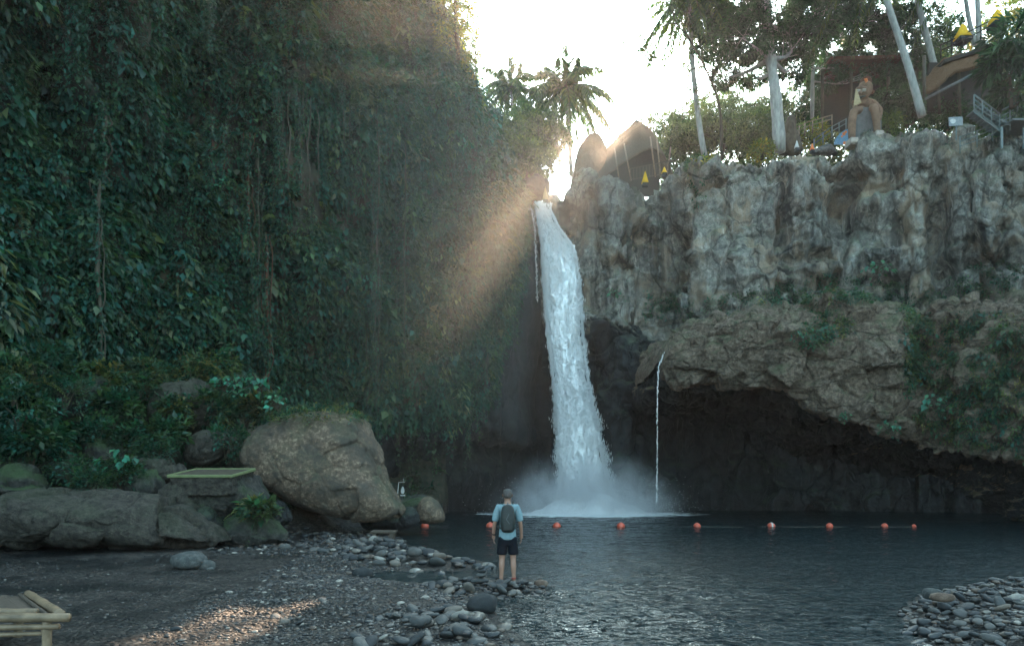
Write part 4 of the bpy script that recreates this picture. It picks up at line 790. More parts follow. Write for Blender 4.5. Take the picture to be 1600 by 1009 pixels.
tree('bright yellow-green backlit tree above the thatched platform', [(1500, 110, 56), (1500, 60, 56)], .2, .1, [(1500, 70, 56, 1.3, .8), (1545, 60, 56, 1.6, .8), (1585, 55, 55, 1.6, .8), (1600, 15, 56, 2, .8), (1560, 15, 57, 1.6, .8), (1480, 85, 56, 1, .8)], .22, 26, TLIT, density=1.0)
tree('shrub of long dark leaves overhanging the stairs at the right edge', [(1580, 170, 40), (1578, 120, 40)], .12, .06, [(1575, 80, 40, 1.3, .9), (1600, 120, 40, 1.3, 1), (1560, 110, 40.5, .9, 1), (1595, 60, 40, 1.4, .8), (1590, 150, 40, 1, 1)], .55, 16, TDARK, 'bark_dark', name='shrub', cat='shrub', wid=.22, droop=.6)
tree('backlit tree with yellow and orange leaves at the corner of the left cliff top', [(712, 190, 43.5), (716, 110, 43.5), (712, 20, 43.5), (708, -60, 43.5)], .2, .1,
     [(708, 20, 43.5, 1.2, 1.2), (722, 70, 43.5, 1.0, 1.2), (728, 110, 44, .8, 1.2), (735, 150, 44, .7, 1.1), (700, 70, 43, 1.3, 1), (690, 10, 43, 1.6, 1), (716, -30, 43, 1.6, 1)], .17, 26, TLIT, 'bark_dark', density=1.3)
tree('very thin sapling with a tuft at the top against the sky beside the left cliff', [(742, 215, 45), (743, 120, 45), (744, 40, 45), (744, 22, 45)], .06, .025, [(744, 36, 45, .5, .8), (738, 28, 45, .35, 1), (742, 85, 45, .35, 1.0), (746, 118, 45, .3, .6)], .16, 12, TG, 'bark_dark', density=.7)
# shrubs on the plateau
SH = [(800, 235, 62, 1.3, 'dark round shrub under the smaller palm beyond the falls', TG), (828, 228, 64, 1.8, 'dense shrub between the two feather palms beyond the falls', TG), (790, 215, 54, 2.0, 'tall dense shrub at the cliff corner left of the falls', TG), (812, 196, 58, 1.6, 'tall narrow leafy tree under the crown of the smaller palm', TG), (836, 205, 57, 2.2, 'dense leafy tree top between the smaller palm and the waterfall lip', TG), (822, 248, 52, 1.7, 'thick low shrub just above the waterfall lip on its left', TG), (815, 268, 54, 1.2, 'low shrub spilling over the edge left of the waterfall lip', TG),
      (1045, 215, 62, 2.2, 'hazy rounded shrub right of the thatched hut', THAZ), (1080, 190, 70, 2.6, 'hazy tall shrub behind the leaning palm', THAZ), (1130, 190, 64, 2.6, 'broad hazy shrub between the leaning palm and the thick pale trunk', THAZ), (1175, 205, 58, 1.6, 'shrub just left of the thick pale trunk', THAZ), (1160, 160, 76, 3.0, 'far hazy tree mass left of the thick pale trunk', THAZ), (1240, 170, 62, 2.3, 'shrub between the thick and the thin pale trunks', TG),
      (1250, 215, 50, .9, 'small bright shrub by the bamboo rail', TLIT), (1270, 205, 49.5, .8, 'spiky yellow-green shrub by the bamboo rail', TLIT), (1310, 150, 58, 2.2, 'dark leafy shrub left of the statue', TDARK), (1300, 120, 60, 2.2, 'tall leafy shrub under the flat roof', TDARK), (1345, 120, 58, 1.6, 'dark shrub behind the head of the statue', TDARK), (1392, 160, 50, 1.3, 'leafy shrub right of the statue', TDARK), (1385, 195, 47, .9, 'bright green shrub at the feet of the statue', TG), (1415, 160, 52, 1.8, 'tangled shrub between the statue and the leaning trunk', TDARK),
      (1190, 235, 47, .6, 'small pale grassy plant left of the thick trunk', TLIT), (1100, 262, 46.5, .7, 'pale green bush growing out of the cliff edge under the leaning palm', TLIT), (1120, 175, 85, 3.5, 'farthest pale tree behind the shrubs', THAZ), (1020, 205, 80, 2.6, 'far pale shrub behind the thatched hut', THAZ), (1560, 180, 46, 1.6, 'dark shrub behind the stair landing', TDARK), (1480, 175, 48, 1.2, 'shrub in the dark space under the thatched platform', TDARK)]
for px, py, D, r, lab, pal in SH:
    zb = max(22.3, zat(py, D)-r*1.1); pb = HY-(zb-CH)/D*F
    tree(lab, [(px, pb, D), (px+4, py, D)], .08+.03*r, .04, [(px, py, D, r, .75), (px-r*12, py+r*7, D, r*.7, .75), (px+r*12, py+r*6, D, r*.7, .75)], .2 if r > 1 else .15, 26, pal, 'bark_dark', name='shrub', cat='shrub', density=1.5 if D > 60 or px > 900 else 2.6, limbs=r > 1.5)
# far tree line closing the view under the canopies, only read as one mass
n = 5200; fpx = rng.uniform(1030, 1760, n); fD = rng.uniform(63, 78, n); tp = np.interp(fpx, [1030, 1055, 1150, 1290, 1400, 1600, 1760], [236, 205, 185, 160, 110, 80, 40])+22*fbm(np.stack([fpx*.02, fpx*0, fD*.1], -1), 3, 77)
zt = CH-(tp-HY)/F*fD; fz = 22.8+(zt-22.8)*rng.random(n)**.75
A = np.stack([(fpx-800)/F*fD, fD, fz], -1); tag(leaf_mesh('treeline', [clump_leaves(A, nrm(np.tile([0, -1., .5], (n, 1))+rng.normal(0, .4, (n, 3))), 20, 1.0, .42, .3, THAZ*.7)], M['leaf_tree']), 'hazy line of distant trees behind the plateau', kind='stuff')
# ---------------------------------------------------------------- bank plants, vines
VN = [(596, 180, 690, .07, 39.2, 'long straight hanging root reaching down beside the huge boulder', 'bark_pale'), (637, 230, 665, .04, 40.2, 'thin straight hanging vine right of the long root on the left cliff', 'bark_pale'), (180, 300, 655, .11, 26.2, 'dark leaf-wrapped liana hanging in front of the far left cliff', 'bark_dark'), (187, 190, 300, .12, 27.2, 'short mossy root bundle high on the far left cliff', 'bark_pale'),
      (345, 205, 300, .10, 30.2, 'reddish root, leftmost of the red group', 'bark_brown'), (362, 215, 320, .07, 30.6, 'reddish root, second of the red group', 'bark_brown'), (400, 225, 420, .09, 31.8, 'long reddish brown root right of the red group', 'bark_brown'), (430, 380, 620, .13, 32.8, 'thick dark red brown root low on the left cliff', 'bark_brown'), (417, 250, 560, .08, 32.6, 'dark root beside the thick red brown one', 'bark_dark'),
      (448, 160, 330, .06, 33.4, 'pale root, first of the comb of roots in the cliff hollow', 'bark_pale'), (462, 165, 340, .05, 33.8, 'pale root, second of the comb of roots in the cliff hollow', 'bark_pale'), (476, 160, 310, .06, 34.4, 'pale root, third of the comb of roots in the cliff hollow', 'bark_pale'), (492, 170, 360, .05, 34.8, 'pale root, fourth of the comb of roots in the cliff hollow', 'bark_pale'), (505, 180, 330, .04, 35.2, 'pale root, last of the comb of roots in the cliff hollow', 'bark_pale'),
      (545, 180, 260, .03, 36.6, 'short pale hanging root left of the long straight one', 'bark_pale'), (553, 175, 250, .03, 37, 'short thin hanging root next to the long straight one', 'bark_pale'), (590, 420, 640, .09, 38.6, 'mossy root running beside the long straight root', 'bark_dark'), (345, 30, 100, .06, 30.4, 'thin root near the top of the left cliff', 'bark_dark'), (628, 560, 745, .03, 40.2, 'thin vine dangling across the cave mouth beside the huge boulder', 'bark_pale'), (763, 600, 730, .02, 44, 'hair-thin vine dangling from the cave lip left of the falls', 'bark_pale'), (783, 640, 750, .02, 44.6, 'shorter hair-thin vine dangling from the cave lip nearest the falls', 'bark_pale')]
for px, y0, y1, r, D, lab, mt in VN:
    a = np.array(P(px, y0, D)); b = np.array(P(px, y1, D)); n = 30; u = np.linspace(0, 1, n)[:, None]; c = a*(1-u)+b*u
    c = c+np.stack([fbm(np.stack([u[:, 0]*5, u[:, 0]*0+px, u[:, 0]*0], -1), 3, 5)*.14, fbm(np.stack([u[:, 0]*5, u[:, 0]*0+px+9, u[:, 0]*0], -1), 3, 6)*.1, u[:, 0]*0], -1)*(1 if r > .03 else .4)
    c[:, 1] -= 1.0; root = empty('hanging_vine', tuple(c[-1])); tag(root, lab, 'vine', 'roots and vines hanging on the left cliff'); m = MB(); m.tube(c-c[-1], .62*r*(.25+.75*np.sin(np.clip(u[:, 0]*1.15+.06, 0, 1)*math.pi)**.5)*(1+.35*np.abs(fbm(np.stack([u[:, 0]*14, u[:, 0]*0+px, u[:, 0]*0], -1), 2, 8))), 7)
    if r > .05: m.tube(c-c[-1]+fbm(np.stack([u[:, 0]*9, u[:, 0]*0, u[:, 0]*0+px], -1), 2, 9)[:, None]*[.2, .1, 0]+[.12, 0, 0], r*.25, 5); m.tube(c-c[-1]+fbm(np.stack([u[:, 0]*7, u[:, 0]*0+3, u[:, 0]*0+px], -1), 2, 9)[:, None]*[.25, .1, 0]-[.15, 0, 0], r*.2, 5)
    m.build('stem', M[mt.replace('bark_pale', 'root')], root, True)
    if r > .05:
        k = rng.integers(0, n, 60); A = c[k]-c[-1]; leaf_mesh('leaves', [clump_leaves(A, np.tile([0, -1., 0], (60, 1)), 9, .22, .15, 1.0, GREENS)], parent=root)
BU = [(100, 610, 22.8, .9, 0), (30, 640, 20.5, 1.0, 0), (160, 600, 24.6, .9, 1), (230, 585, 27, 1.0, 1), (215, 610, 25.8, .8, 0), (330, 640, 26.3, .9, 1), (385, 640, 27.4, .9, 1), (352, 690, 25.2, .7, 0), (250, 680, 24.2, .9, 0), (200, 690, 23.2, .8, 0), (150, 680, 22.6, .8, 0), (50, 690, 20.6, .9, 0), (110, 735, 20.8, .7, 0), (300, 590, 28, 1.0, 1), (420, 640, 27.3, .8, 1), (20, 590, 21.5, 1.0, 1), (270, 640, 25, .5, 1), (405, 800, 20.6, .35, 1), (240, 700, 22.8, .6, 0), (60, 560, 22.8, 1.1, 0), (330, 575, 29.5, 1.1, 1), (140, 755, 20.2, .5, 0), (190, 740, 21.3, .55, 0), (180, 640, 23.8, .8, 0)]
for i, (px, py, D, r, k) in enumerate(BU):
    c = np.array(P(px, py, D)); root = empty('bush', tuple(c)); where = ['left edge of the bank', 'bank under the creeper cliff', 'bank above the slab-topped rock', 'bank beside the huge boulder'][min(3, px//115)]
    lab = ['dark small-leaved', 'mid green feathery', 'deep green broad-leaved'][i % 3]+' bush, '+where+', '+['high', 'halfway up', 'low'][0 if py < 620 else 1 if py < 690 else 2]+{5: ', right one', 8: ', left one', 0: ', further in', 15: ', at the frame edge', 4: ', left one', 13: ', right one', 11: ', nearer the edge', 6: ', further right', 17: ', upper of two', 21: ', lower of two'}.get(i, '')
    tag(root, lab, 'bush', 'bushes on the left bank'); n = int(26+40*r); o = nrm(rng.normal(0, 1, (n, 3)))*r*(.4+.6*rng.random((n, 1)))*[1, .8, .65]
    pa = [clump_leaves(o, nrm(o+[0, -.2, .3]), 20, .28, [.1, .13, .2][i % 3], .3, np.vstack([GREENS, OLIVE]) if k else GREENS)]
    if k: pa.append(fronds(o[:14], nrm(o[:14]+[0, 0, .5]), 4, .8, .13, np.vstack([GREENS, OLIVE])))
    leaf_mesh('foliage', pa, parent=root); m = MB()
    for q in range(5): m.tube(curve_pts([(0, 0, -r*.9), tuple(o[q]*.4+[0, 0, -.2]), tuple(o[q])], 5), np.linspace(.03, .008, 5), 5)
    m.build('stem', M['bark_dark'], root)
BRI = np.array([(.04, .20, .14), (.05, .24, .16), (.06, .2, .1)])
TA = [(352, 606, 26.2, .55, 'pale heart-shaped taro leaves, leftmost clump above the huge boulder'), (372, 600, 26.4, .5, 'bright turquoise-green taro clump second from the left above the boulder'), (403, 604, 26.6, .6, 'bright turquoise-green taro clump high above the boulder shoulder'), (432, 634, 26.0, .5, 'bright taro clump growing at the left top corner of the huge boulder'), (188, 728, 21.2, .55, 'broad-leaved plant beside the brown seamed rock'), (345, 295, 29.6, .5, 'bright big-leaved plant clinging to the cliff below the red roots'),
      (1370, 425, 40.5, .8, 'bright green broad-leaved bush at the foot of the upper rock wall'), (1388, 672, 33.4, .5, 'star-shaped green plant hanging on the tip of the ledge over the cave'), (1318, 652, 33.6, .3, 'small star-shaped plant under the ledge lip left of the tip'), (1253, 530, 33.2, .35, 'small bright plant in the middle of the brown ledge face'), (960, 463, 46.6, .6, 'light green plant on the dark rock right of the falls'), (1460, 635, 32.4, .6, 'broad-leaved plant hanging in the shade at the right of the ledge')]
for px, py, D, r, lab in TA:
    c = P(px, py, D); root = empty('taro_plant', c); tag(root, lab, 'plant'); n = 34; d = nrm(rng.normal(0, 1, (n, 3))+[0, -.6, .7]); e = d*r*(.5+.6*rng.random((n, 1))); m = MB()
    for q in range(n): m.tube(curve_pts([(0, 0, -.15), tuple(e[q]*.5+[0, 0, .08]), tuple(e[q])], 5), .012, 4)
    m.build('stem', M['bark_dark'], root); leaf_mesh('leaves', [leaf_arrays(e, d*[1, 1, 0]+[0, -.4, -.5]+rng.normal(0, .3, (n, 3)), np.full(n, r*.5)*(.5+.7*rng.random(n)), tints(n, BRI*.7 if px < 500 else BRI*.5, .35), .7, curl=.35)], parent=root)
# ---------------------------------------------------------------- things people made, and the man
M['skin'] = plain('skin', (.36, .19, .13), .5, .35, .12, 30); M['shirt'] = plain('shirt_cloth', (.22, .33, .36), .85, .1, .12, 25, .004); M['shorts'] = plain('shorts_cloth', (.006, .009, .014), .8, .1, .2, 20, .003)
M['pack'] = plain('pack_cloth', (.018, .024, .022), .6, .3, .4, 18, .006); M['hair'] = plain('hair', (.035, .028, .025), .6, .3, .4, 60, .006, light=(.09, .08, .075)); M['shoe'] = plain('shoe', (.22, .20, .18), .7, .3, .2, 30); M['red'] = plain('red_band', (.3, .03, .02), .6)
M['bamboo'] = plain('bamboo', (.22, .155, .095), .5, .3, .4, 8, .004, (1, 1, 1)); M['bamboo_old'] = plain('bamboo_old', (.085, .066, .05), .7, .2, .4, 14, .006); M['thatch'] = plain('thatch', (.17, .095, .055), .95, .05, .5, 9, .06, (6, 6, .6)); M['dark_wood'] = plain('dark_wood', (.035, .03, .025), .8, .2, .3, 8)
M['thatch_grey'] = plain('thatch_grey', (.13, .10, .075), .95, .05, .5, 8, .06, (6, 6, .6)); M['metal'] = plain('teal_metal', (.10, .15, .15), .5, .5, .25, 10); M['yellow'] = plain('yellow_cloth', (.85, .48, .03), .8, .1, .15, 6); M['orange'] = plain('orange_plastic', (.8, .2, .04), .5); M['white'] = plain('white_paint', (.55, .55, .52), .6)
M['statue'] = plain('carved_clay', (.22, .13, .085), .85, .15, .35, 2.2, .05); M['statue_pale'] = plain('pale_stone', (.42, .36, .30), .85, .15, .3, 5, .03); M['concrete'] = plain('grey_concrete', (.16, .17, .17), .9, .1, .25, 4, .01); M['lime'] = plain('lime_paint', (.17, .20, .085), .6, .3, .2, 5)
M['buoy'] = plain('buoy_plastic', (.62, .09, .04), .4, .5, .25, 9); M['rope'] = plain('rope', (.10, .09, .07), .9); M['blue'] = plain('blue_paint', (.12, .28, .42), .6); M['sign'] = plain('sign_board', (.22, .26, .27), .5); M['gold'] = plain('ochre', (.4, .3, .16), .8)
def skin_mesh(name, chains, mat, parent=None, sub=2, loc=None):
    """chains: lists of (x, y, z, rx, ry) joints; joints at the same place are shared. One smooth skinned surface."""
    vs = []; rad = []; es = []; idx = {}
    for ch in chains:
        prev = None
        for x, y, z, rx, ry in ch:
            k = (round(x, 4), round(y, 4), round(z, 4))
            if k not in idx: idx[k] = len(vs); vs.append((x, y, z)); rad.append((rx, ry))
            if prev is not None and prev != idx[k]: es.append((prev, idx[k]))
            prev = idx[k]
    me = bpy.data.meshes.new(name); me.from_pydata(vs, es, []); o = bpy.data.objects.new(name, me); col.objects.link(o); me.materials.append(mat)
    s = o.modifiers.new('skin', 'SKIN'); s.use_smooth_shade = True; sv = me.skin_vertices[0].data
    for i, r in enumerate(rad): sv[i].radius = r; sv[i].use_root = False
    seen = set(); adj = {i: [] for i in range(len(vs))}
    for a, b in es: adj[a].append(b); adj[b].append(a)
    for i in range(len(vs)):
        if i in seen: continue
        sv[i].use_root = True; st = [i]
        while st:
            q = st.pop()
            if q in seen: continue
            seen.add(q); st += adj[q]
    m = o.modifiers.new('sub', 'SUBSURF'); m.levels = sub; m.render_levels = sub
    if parent: o.parent = parent
    if loc: o.location = loc
    return o
def man():
    x, y, _ = G(793, 911, .16); root = empty('person', (x, y, .15), R(2)); tag(root, 'man standing with his back turned, light blue T-shirt, black backpack and dark shorts', 'person')
    C = [[(0, 0, .94, .12, .09), (0, 0, 1.12, .125, .095), (0, 0, 1.30, .15, .10), (0, 0, 1.42, .11, .08), (0, .005, 1.47, .055, .055), (0, .015, 1.53, .052, .054)]]
    C[0] += [(0, .022, 1.59, .076, .09), (0, .022, 1.66, .088, .10), (0, .018, 1.735, .07, .08)]
    for s in (-1, 1):
        C.append([(0, 0, .94, .12, .09), (s*.072, 0, .86, .078, .085), (s*.098, .0, .66, .075, .08), (s*.102, .01, .47, .052, .056), (s*.108, -.02, .33, .054, .058), (s*.112, -.01, .2, .038, .042), (s*.115, -.01, .08, .034, .038), (s*.122, .06, .03, .036, .026), (s*.132, .15, .018, .036, .018)])
        e = (s*.235, -.03, 1.13); w_ = (s*.255, .03, .90); C.append([(0, 0, 1.42, .11, .08), (s*.155, 0, 1.405, .058, .06), (s*.20, -.01, 1.29, .048, .05), (*e, .038, .04), (s*.25, .0, 1.02, .036, .036), (*w_, .024, .028), (s*.256, .035, .87, .02, .034), (s*.256, .04, .825, .017, .038)])
        for q, (dy, ln) in enumerate([(-.028, .068), (-.009, .082), (.011, .08), (.03, .07)]):
            b = (s*.256, .04+dy, .815); C.append([(b[0], b[1], b[2]+.02, .0095, .0095), (b[0]-s*.004, b[1]+.003, b[2]-ln*.42, .009, .009), (b[0]-s*.016, b[1]+.006, b[2]-ln*.8, .0085, .0085), (b[0]-s*.03, b[1]+.008, b[2]-ln, .007, .007)])
        C.append([(s*.25, .062, .865, .011, .011), (s*.245, .082, .835, .0105, .0105), (s*.238, .088, .80, .009, .009)])
    skin_mesh('body', C, M['skin'], root)
    S = [[(0, 0, .79, .175, .14), (0, 0, .87, .178, .14), (0, 0, 1.0, .165, .125), (0, 0, 1.18, .152, .112), (0, 0, 1.33, .172, .118), (0, 0, 1.425, .12, .09), (0, .0, 1.47, .066, .066)]]
    for s in (-1, 1): S.append([(0, 0, 1.425, .12, .09), (s*.158, 0, 1.41, .075, .078), (s*.20, -.01, 1.30, .075, .078), (s*.223, -.018, 1.20, .07, .072), (s*.23, -.02, 1.14, .068, .07)])
    skin_mesh('t_shirt', S, M['shirt'], root)
    H = [[(0, 0, 1.02, .12, .10), (0, 0, .92, .15, .118), (0, 0, .84, .15, .118)]]
    for s in (-1, 1): H.append([(0, 0, .84, .15, .118), (s*.092, 0, .76, .105, .11), (s*.10, 0, .66, .1, .105), (s*.106, 0, .58, .1, .106), (s*.107, 0, .53, .1, .106)])
    skin_mesh('shorts', H, M['shorts'], root)
    m = MB(); rgs = []  # backpack: rounded rings stacked upward, bulging backwards
    prof_ = [(.955, .05, .03), (.97, .10, .07), (1.02, .128, .10), (1.12, .138, .115), (1.24, .135, .11), (1.34, .122, .095), (1.42, .10, .075), (1.455, .07, .05), (1.465, .03, .02)]
    a = np.linspace(0, 2*math.pi, 20, endpoint=False); V = []
    for z, hw, hd in prof_: V += [[hw*math.copysign(abs(math.cos(q))**.7, math.cos(q)), -.115-hd*.45+hd*math.copysign(abs(math.sin(q))**.7, math.sin(q))*.9, z] for q in a]
    n = len(prof_); m.add(V, [(i*20+j, i*20+(j+1) % 20, (i+1)*20+(j+1) % 20, (i+1)*20+j) for i in range(n-1) for j in range(20)]+[tuple(range(20))[::-1], tuple((n-1)*20+j for j in range(20))])
    bp = m.build('backpack', M['pack'], root, True); tag(bp, 'black daypack with side pockets worn on the back')
    m = MB(); m.box((0, -.255, 1.08), (.17, .03, .16)); m.build('pocket', M['pack'], bp, bevel=.012)
    for s in (-1, 1):
        m = MB(); m.tube([(s*.09, -.08, 1.40), (s*.10, -.02, 1.50), (s*.105, .07, 1.44), (s*.12, .13, 1.30), (s*.15, .09, 1.12), (s*.13, -.06, 1.02)], .017, 6); m.build('strap', M['pack'], bp, True)
    m = MB(); m.tube([(.02, -.26, 1.3), (-.03, -.265, 1.2), (.03, -.27, 1.12)], .006, 5); m.tube([(0, -.09, 1.45), (0, -.10, 1.50), (0, -.07, 1.5)], .008, 5); m.build('cord', M['concrete'], bp)
    hp = [[(0, -.022, 1.56, .06, .055), (0, -.012, 1.62, .086, .086), (0, -.004, 1.68, .095, .098), (0, .006, 1.755, .08, .09)]]
    skin_mesh('hair', hp, M['hair'], root)
    for s in (-1, 1):
        m = MB(); m.tube([(s*.078, .02, 1.655), (s*.09, .015, 1.64), (s*.08, .02, 1.60)], [.012, .014, .009], 6); m.build('ear', M['skin'], root, True)
        m = MB(); m.tube([(s*.03, .095, 1.648), (s*.03, .108, 1.648)], .011, 8); m.build('eye', M['white'], root, True)
        skin_mesh('shoe', [[(s*.115, -.05, .035, .038, .034), (s*.118, .02, .035, .042, .04), (s*.128, .11, .02, .046, .028), (s*.134, .18, .012, .035, .02)]], M['shoe'], root)
    m = MB(); m.tube([(0, .10, 1.64), (0, .128, 1.61), (0, .108, 1.598)], [.01, .015, .012], 6); m.build('nose', M['skin'], root, True); m = MB(); m.tube([(-.025, .1, 1.575), (0, .107, 1.573), (.025, .1, 1.575)], .006, 6); m.build('mouth', M['red'], root, True)
    m = MB(); m.tube([(-.252, .02, .925), (-.254, .026, .905)], .034, 12); m.build('wristband', M['shorts'], root, True)
    m = MB(); m.tube([(.114, -.01, .12), (.1145, -.01, .095)], .044, 12); m.build('ankle_band', M['red'], root, True)
man()
# ---- buoys on their rope
BY = [(664, 815, 'leftmost red float, in front of the rounded grey boulder', .19), (766, 818, 'pale red float just left of the standing man', .2), (870, 819, 'red float directly below the foot of the waterfall', .19), (970, 820, 'red float right of the waterfall foot', .19), (1089, 823, 'red float below the left end of the cave', .17), (1205, 822, 'red and white float in front of the cave, middle of the line', .18), (1296, 824, 'orange float right of the middle one before the cave', .16), (1382, 826, 'dim red float in the dark water before the cave', .15), (1428, 829, 'rightmost barely visible dark float near the cave shade', .1)]
bp_ = []
for px, py, lab, r in BY:
    D = 31.5; x = (px-800)/F*D; root = empty('buoy', (x, D, .03)); bp_.append((x, D, .0)); tag(root, lab, 'buoy', 'red floats strung across the pool'); v = VS*[r, r, r*.92]; mesh_np('float', v, [FS], M['buoy'], root); m = MB(); m.tube([(-r*1.25, 0, 0), (-r*.9, 0, .0)], [r*.18, r*.3], 8); m.tube([(r*.9, 0, 0), (r*1.25, 0, 0)], [r*.3, r*.18], 8); m.build('end_knob', M['dark_wood'], root, True)
    m = MB(); m.tube([(-r*.2, 0, 0), (r*.2, 0, 0)], r*1.01, 16, False); m.build('band', M['white'] if r == .18 else M['buoy'], root, True)
m = MB(); pp = []
for i in range(len(bp_)-1):
    a, b = np.array(bp_[i]), np.array(bp_[i+1])
    for u in np.linspace(0, 1, 9)[:-1]: pp.append(a*(1-u)+b*u+[0, .15*math.sin(u*3.1), .012-.03*math.sin(u*math.pi)])
m.tube(pp+[bp_[-1]], .018, 5); tag(m.build('rope', M['rope'], None, True), 'thin dark rope linking the red floats across the pool', 'rope')
# ---- slab with lime rim on its rock
def slab():
    root = empty('stone_slab', P(333, 741, 21.2)); root.rotation_euler = (R(8), 0, R(-3)); tag(root, 'flat concrete slab with a lime green painted rim lying on the blocky rock', 'slab'); m = MB(); w = 1.96
    m.box((0, 0, -.26), (w-.04, 1.66, .6)); ob = m.build('slab_body', M['flat_rock'], root, bevel=.05); dm = ob.modifiers.new('sub', 'SUBSURF'); dm.subdivision_type = 'SIMPLE'; dm.levels = dm.render_levels = 5; tx = bpy.data.textures.new('rough', 'CLOUDS'); tx.noise_scale = .25; dp = ob.modifiers.new('rough', 'DISPLACE'); dp.texture = tx; dp.strength = .16; dp.mid_level = .75; m = MB()
    for cx, cy, dx, dy in ((0, -.82, w+.04, .07), (0, .82, w+.04, .07), (-w/2, 0, .07, 1.57), (w/2, 0, .07, 1.57)): m.box((cx, cy, .055), (dx, dy, .09))
    m.build('rim', M['lime'], root, bevel=.02)
    m = MB(); m.box((0, 0, .055), (w-.14, 1.5, .03)); m.build('top_surface', M['bark_dark'], root)
slab()
# ---- little bench of driftwood by the water
def bench():
    x, y, z = G(600, 843, .1); root = empty('plank_seat', (x, y, .08), R(-4)); tag(root, 'rough wooden plank seat on short blocks at the water edge below the huge boulder', 'bench'); m = MB(); m.box((0, 0, .3), (.85, .42, .06), R(2), R(4)); m.build('plank', M['bamboo_old'], root, bevel=.01)
    for dx in (-.3, .28): m = MB(); m.box((dx, 0, .13), (.14, .34, .28), 0, 0, R(6)); m.build('leg', M['bamboo_old'], root, bevel=.02)
bench()
def bamboo_table():
    D0 = 7.0; zt = .62; nx = lambda px, py: ((px-800)/((py-HY)/(CH-zt)), F*(CH-zt)/(py-HY))
    A = nx(42, 934); B = nx(92, 968); C_ = nx(-140, 970); a = np.array([*A, zt]); b = np.array([*B, zt]); d = b-a; w = np.array([-1, -.02, 0.])
    root = empty('bamboo_table', (b[0], b[1], .03)); tag(root, 'weathered bamboo table cut off by the lower left corner of the view', 'table'); O = np.array(root.location)
    L = 2.4
    m = MB()
    for i in range(16):
        s = .05+i*.145; p0 = a+w*s; p1 = b+w*s; m.box(tuple((p0+p1)/2+[0, 0, .01+.008*rng.random()]-O), (.115+.02*rng.random(), float(np.linalg.norm(p1-p0))*(.97), .025), math.atan2(p1[1]-p0[1], p1[0]-p0[0])-math.pi/2+rng.normal(0, .012), 0, rng.normal(0, .06))
    m.build('slatted_top', M['bamboo_old'], root)
    def pole_(name, p, q, r, mt):
        p = np.array(p)-O; q = np.array(q)-O; m = MB(); n = 13; u = np.linspace(0, 1, n); m.tube(p+(q-p)*u[:, None], [r*(1.12 if i % 4 == 2 else 1) for i in range(n)], 10); return m.build(name, M[mt], root, True)
    e = np.array([0, -.02, 0]); pole_('rail', b+w*L+[0, -.03, .03], b-w*.12+[0, -.03, .03], .045, 'bamboo'); pole_('rail', b+w*L+[0, .03, .075], b+w*.25+[0, .05, .075], .035, 'bamboo'); pole_('rail', b+w*L+[0, -.03, -.09], b-w*.02+[0, -.03, -.06], .03, 'bamboo'); pole_('rail', b+w*L+[0, -.02, -.2], b+w*.15+[0, -.02, -.13], .022, 'bamboo'); pole_('end_rail', a+[0, .02, .05], b+[0.02, 0, .06], .045, 'bamboo')
    pole_('end_rail', a+[-.1, .02, .04], b+[-.12, 0, .05], .02, 'bamboo_old')
    for q in (b+w*.12, b+w*(L-.1), a+w*.1, a+w*(L-.1)): pole_('leg', q+[0, 0, 0], (q[0]+.0, q[1], .0), .045, 'bamboo')
bamboo_table()
# small white shrine sign by the cave
def shrine():
    c = P(627, 768, 29); root = empty('marker_board', (c[0], c[1], c[2]-.45)); tag(root, 'small white framed marker hanging in the cave mouth beside the huge boulder', 'marker'); m = MB(); m.tube([(-.16, 0, .3), (-.11, 0, .85)], .02, 6); m.tube([(-.11, 0, .85), (.16, 0, .87)], .014, 6); m.tube([(.08, 0, .86), (.09, 0, 1.02)], .01, 6); m.build('frame', M['white'], root)
    m = MB(); V = [(0.06+.07*math.cos(t)*(1-.3*math.sin(t)), -.02, .52+.16*math.sin(t)) for t in np.linspace(0, 6.283, 14, endpoint=False)]; V += [(p[0], .02, p[2]) for p in V]; m.add(V, [tuple(range(14)), tuple(range(27, 13, -1))]+[(i, (i+1) % 14, 14+(i+1) % 14, 14+i) for i in range(14)]); m.box((.06, 0, .3), (.2, .04, .05)); m.build('emblem', M['white'], root)
shrine()
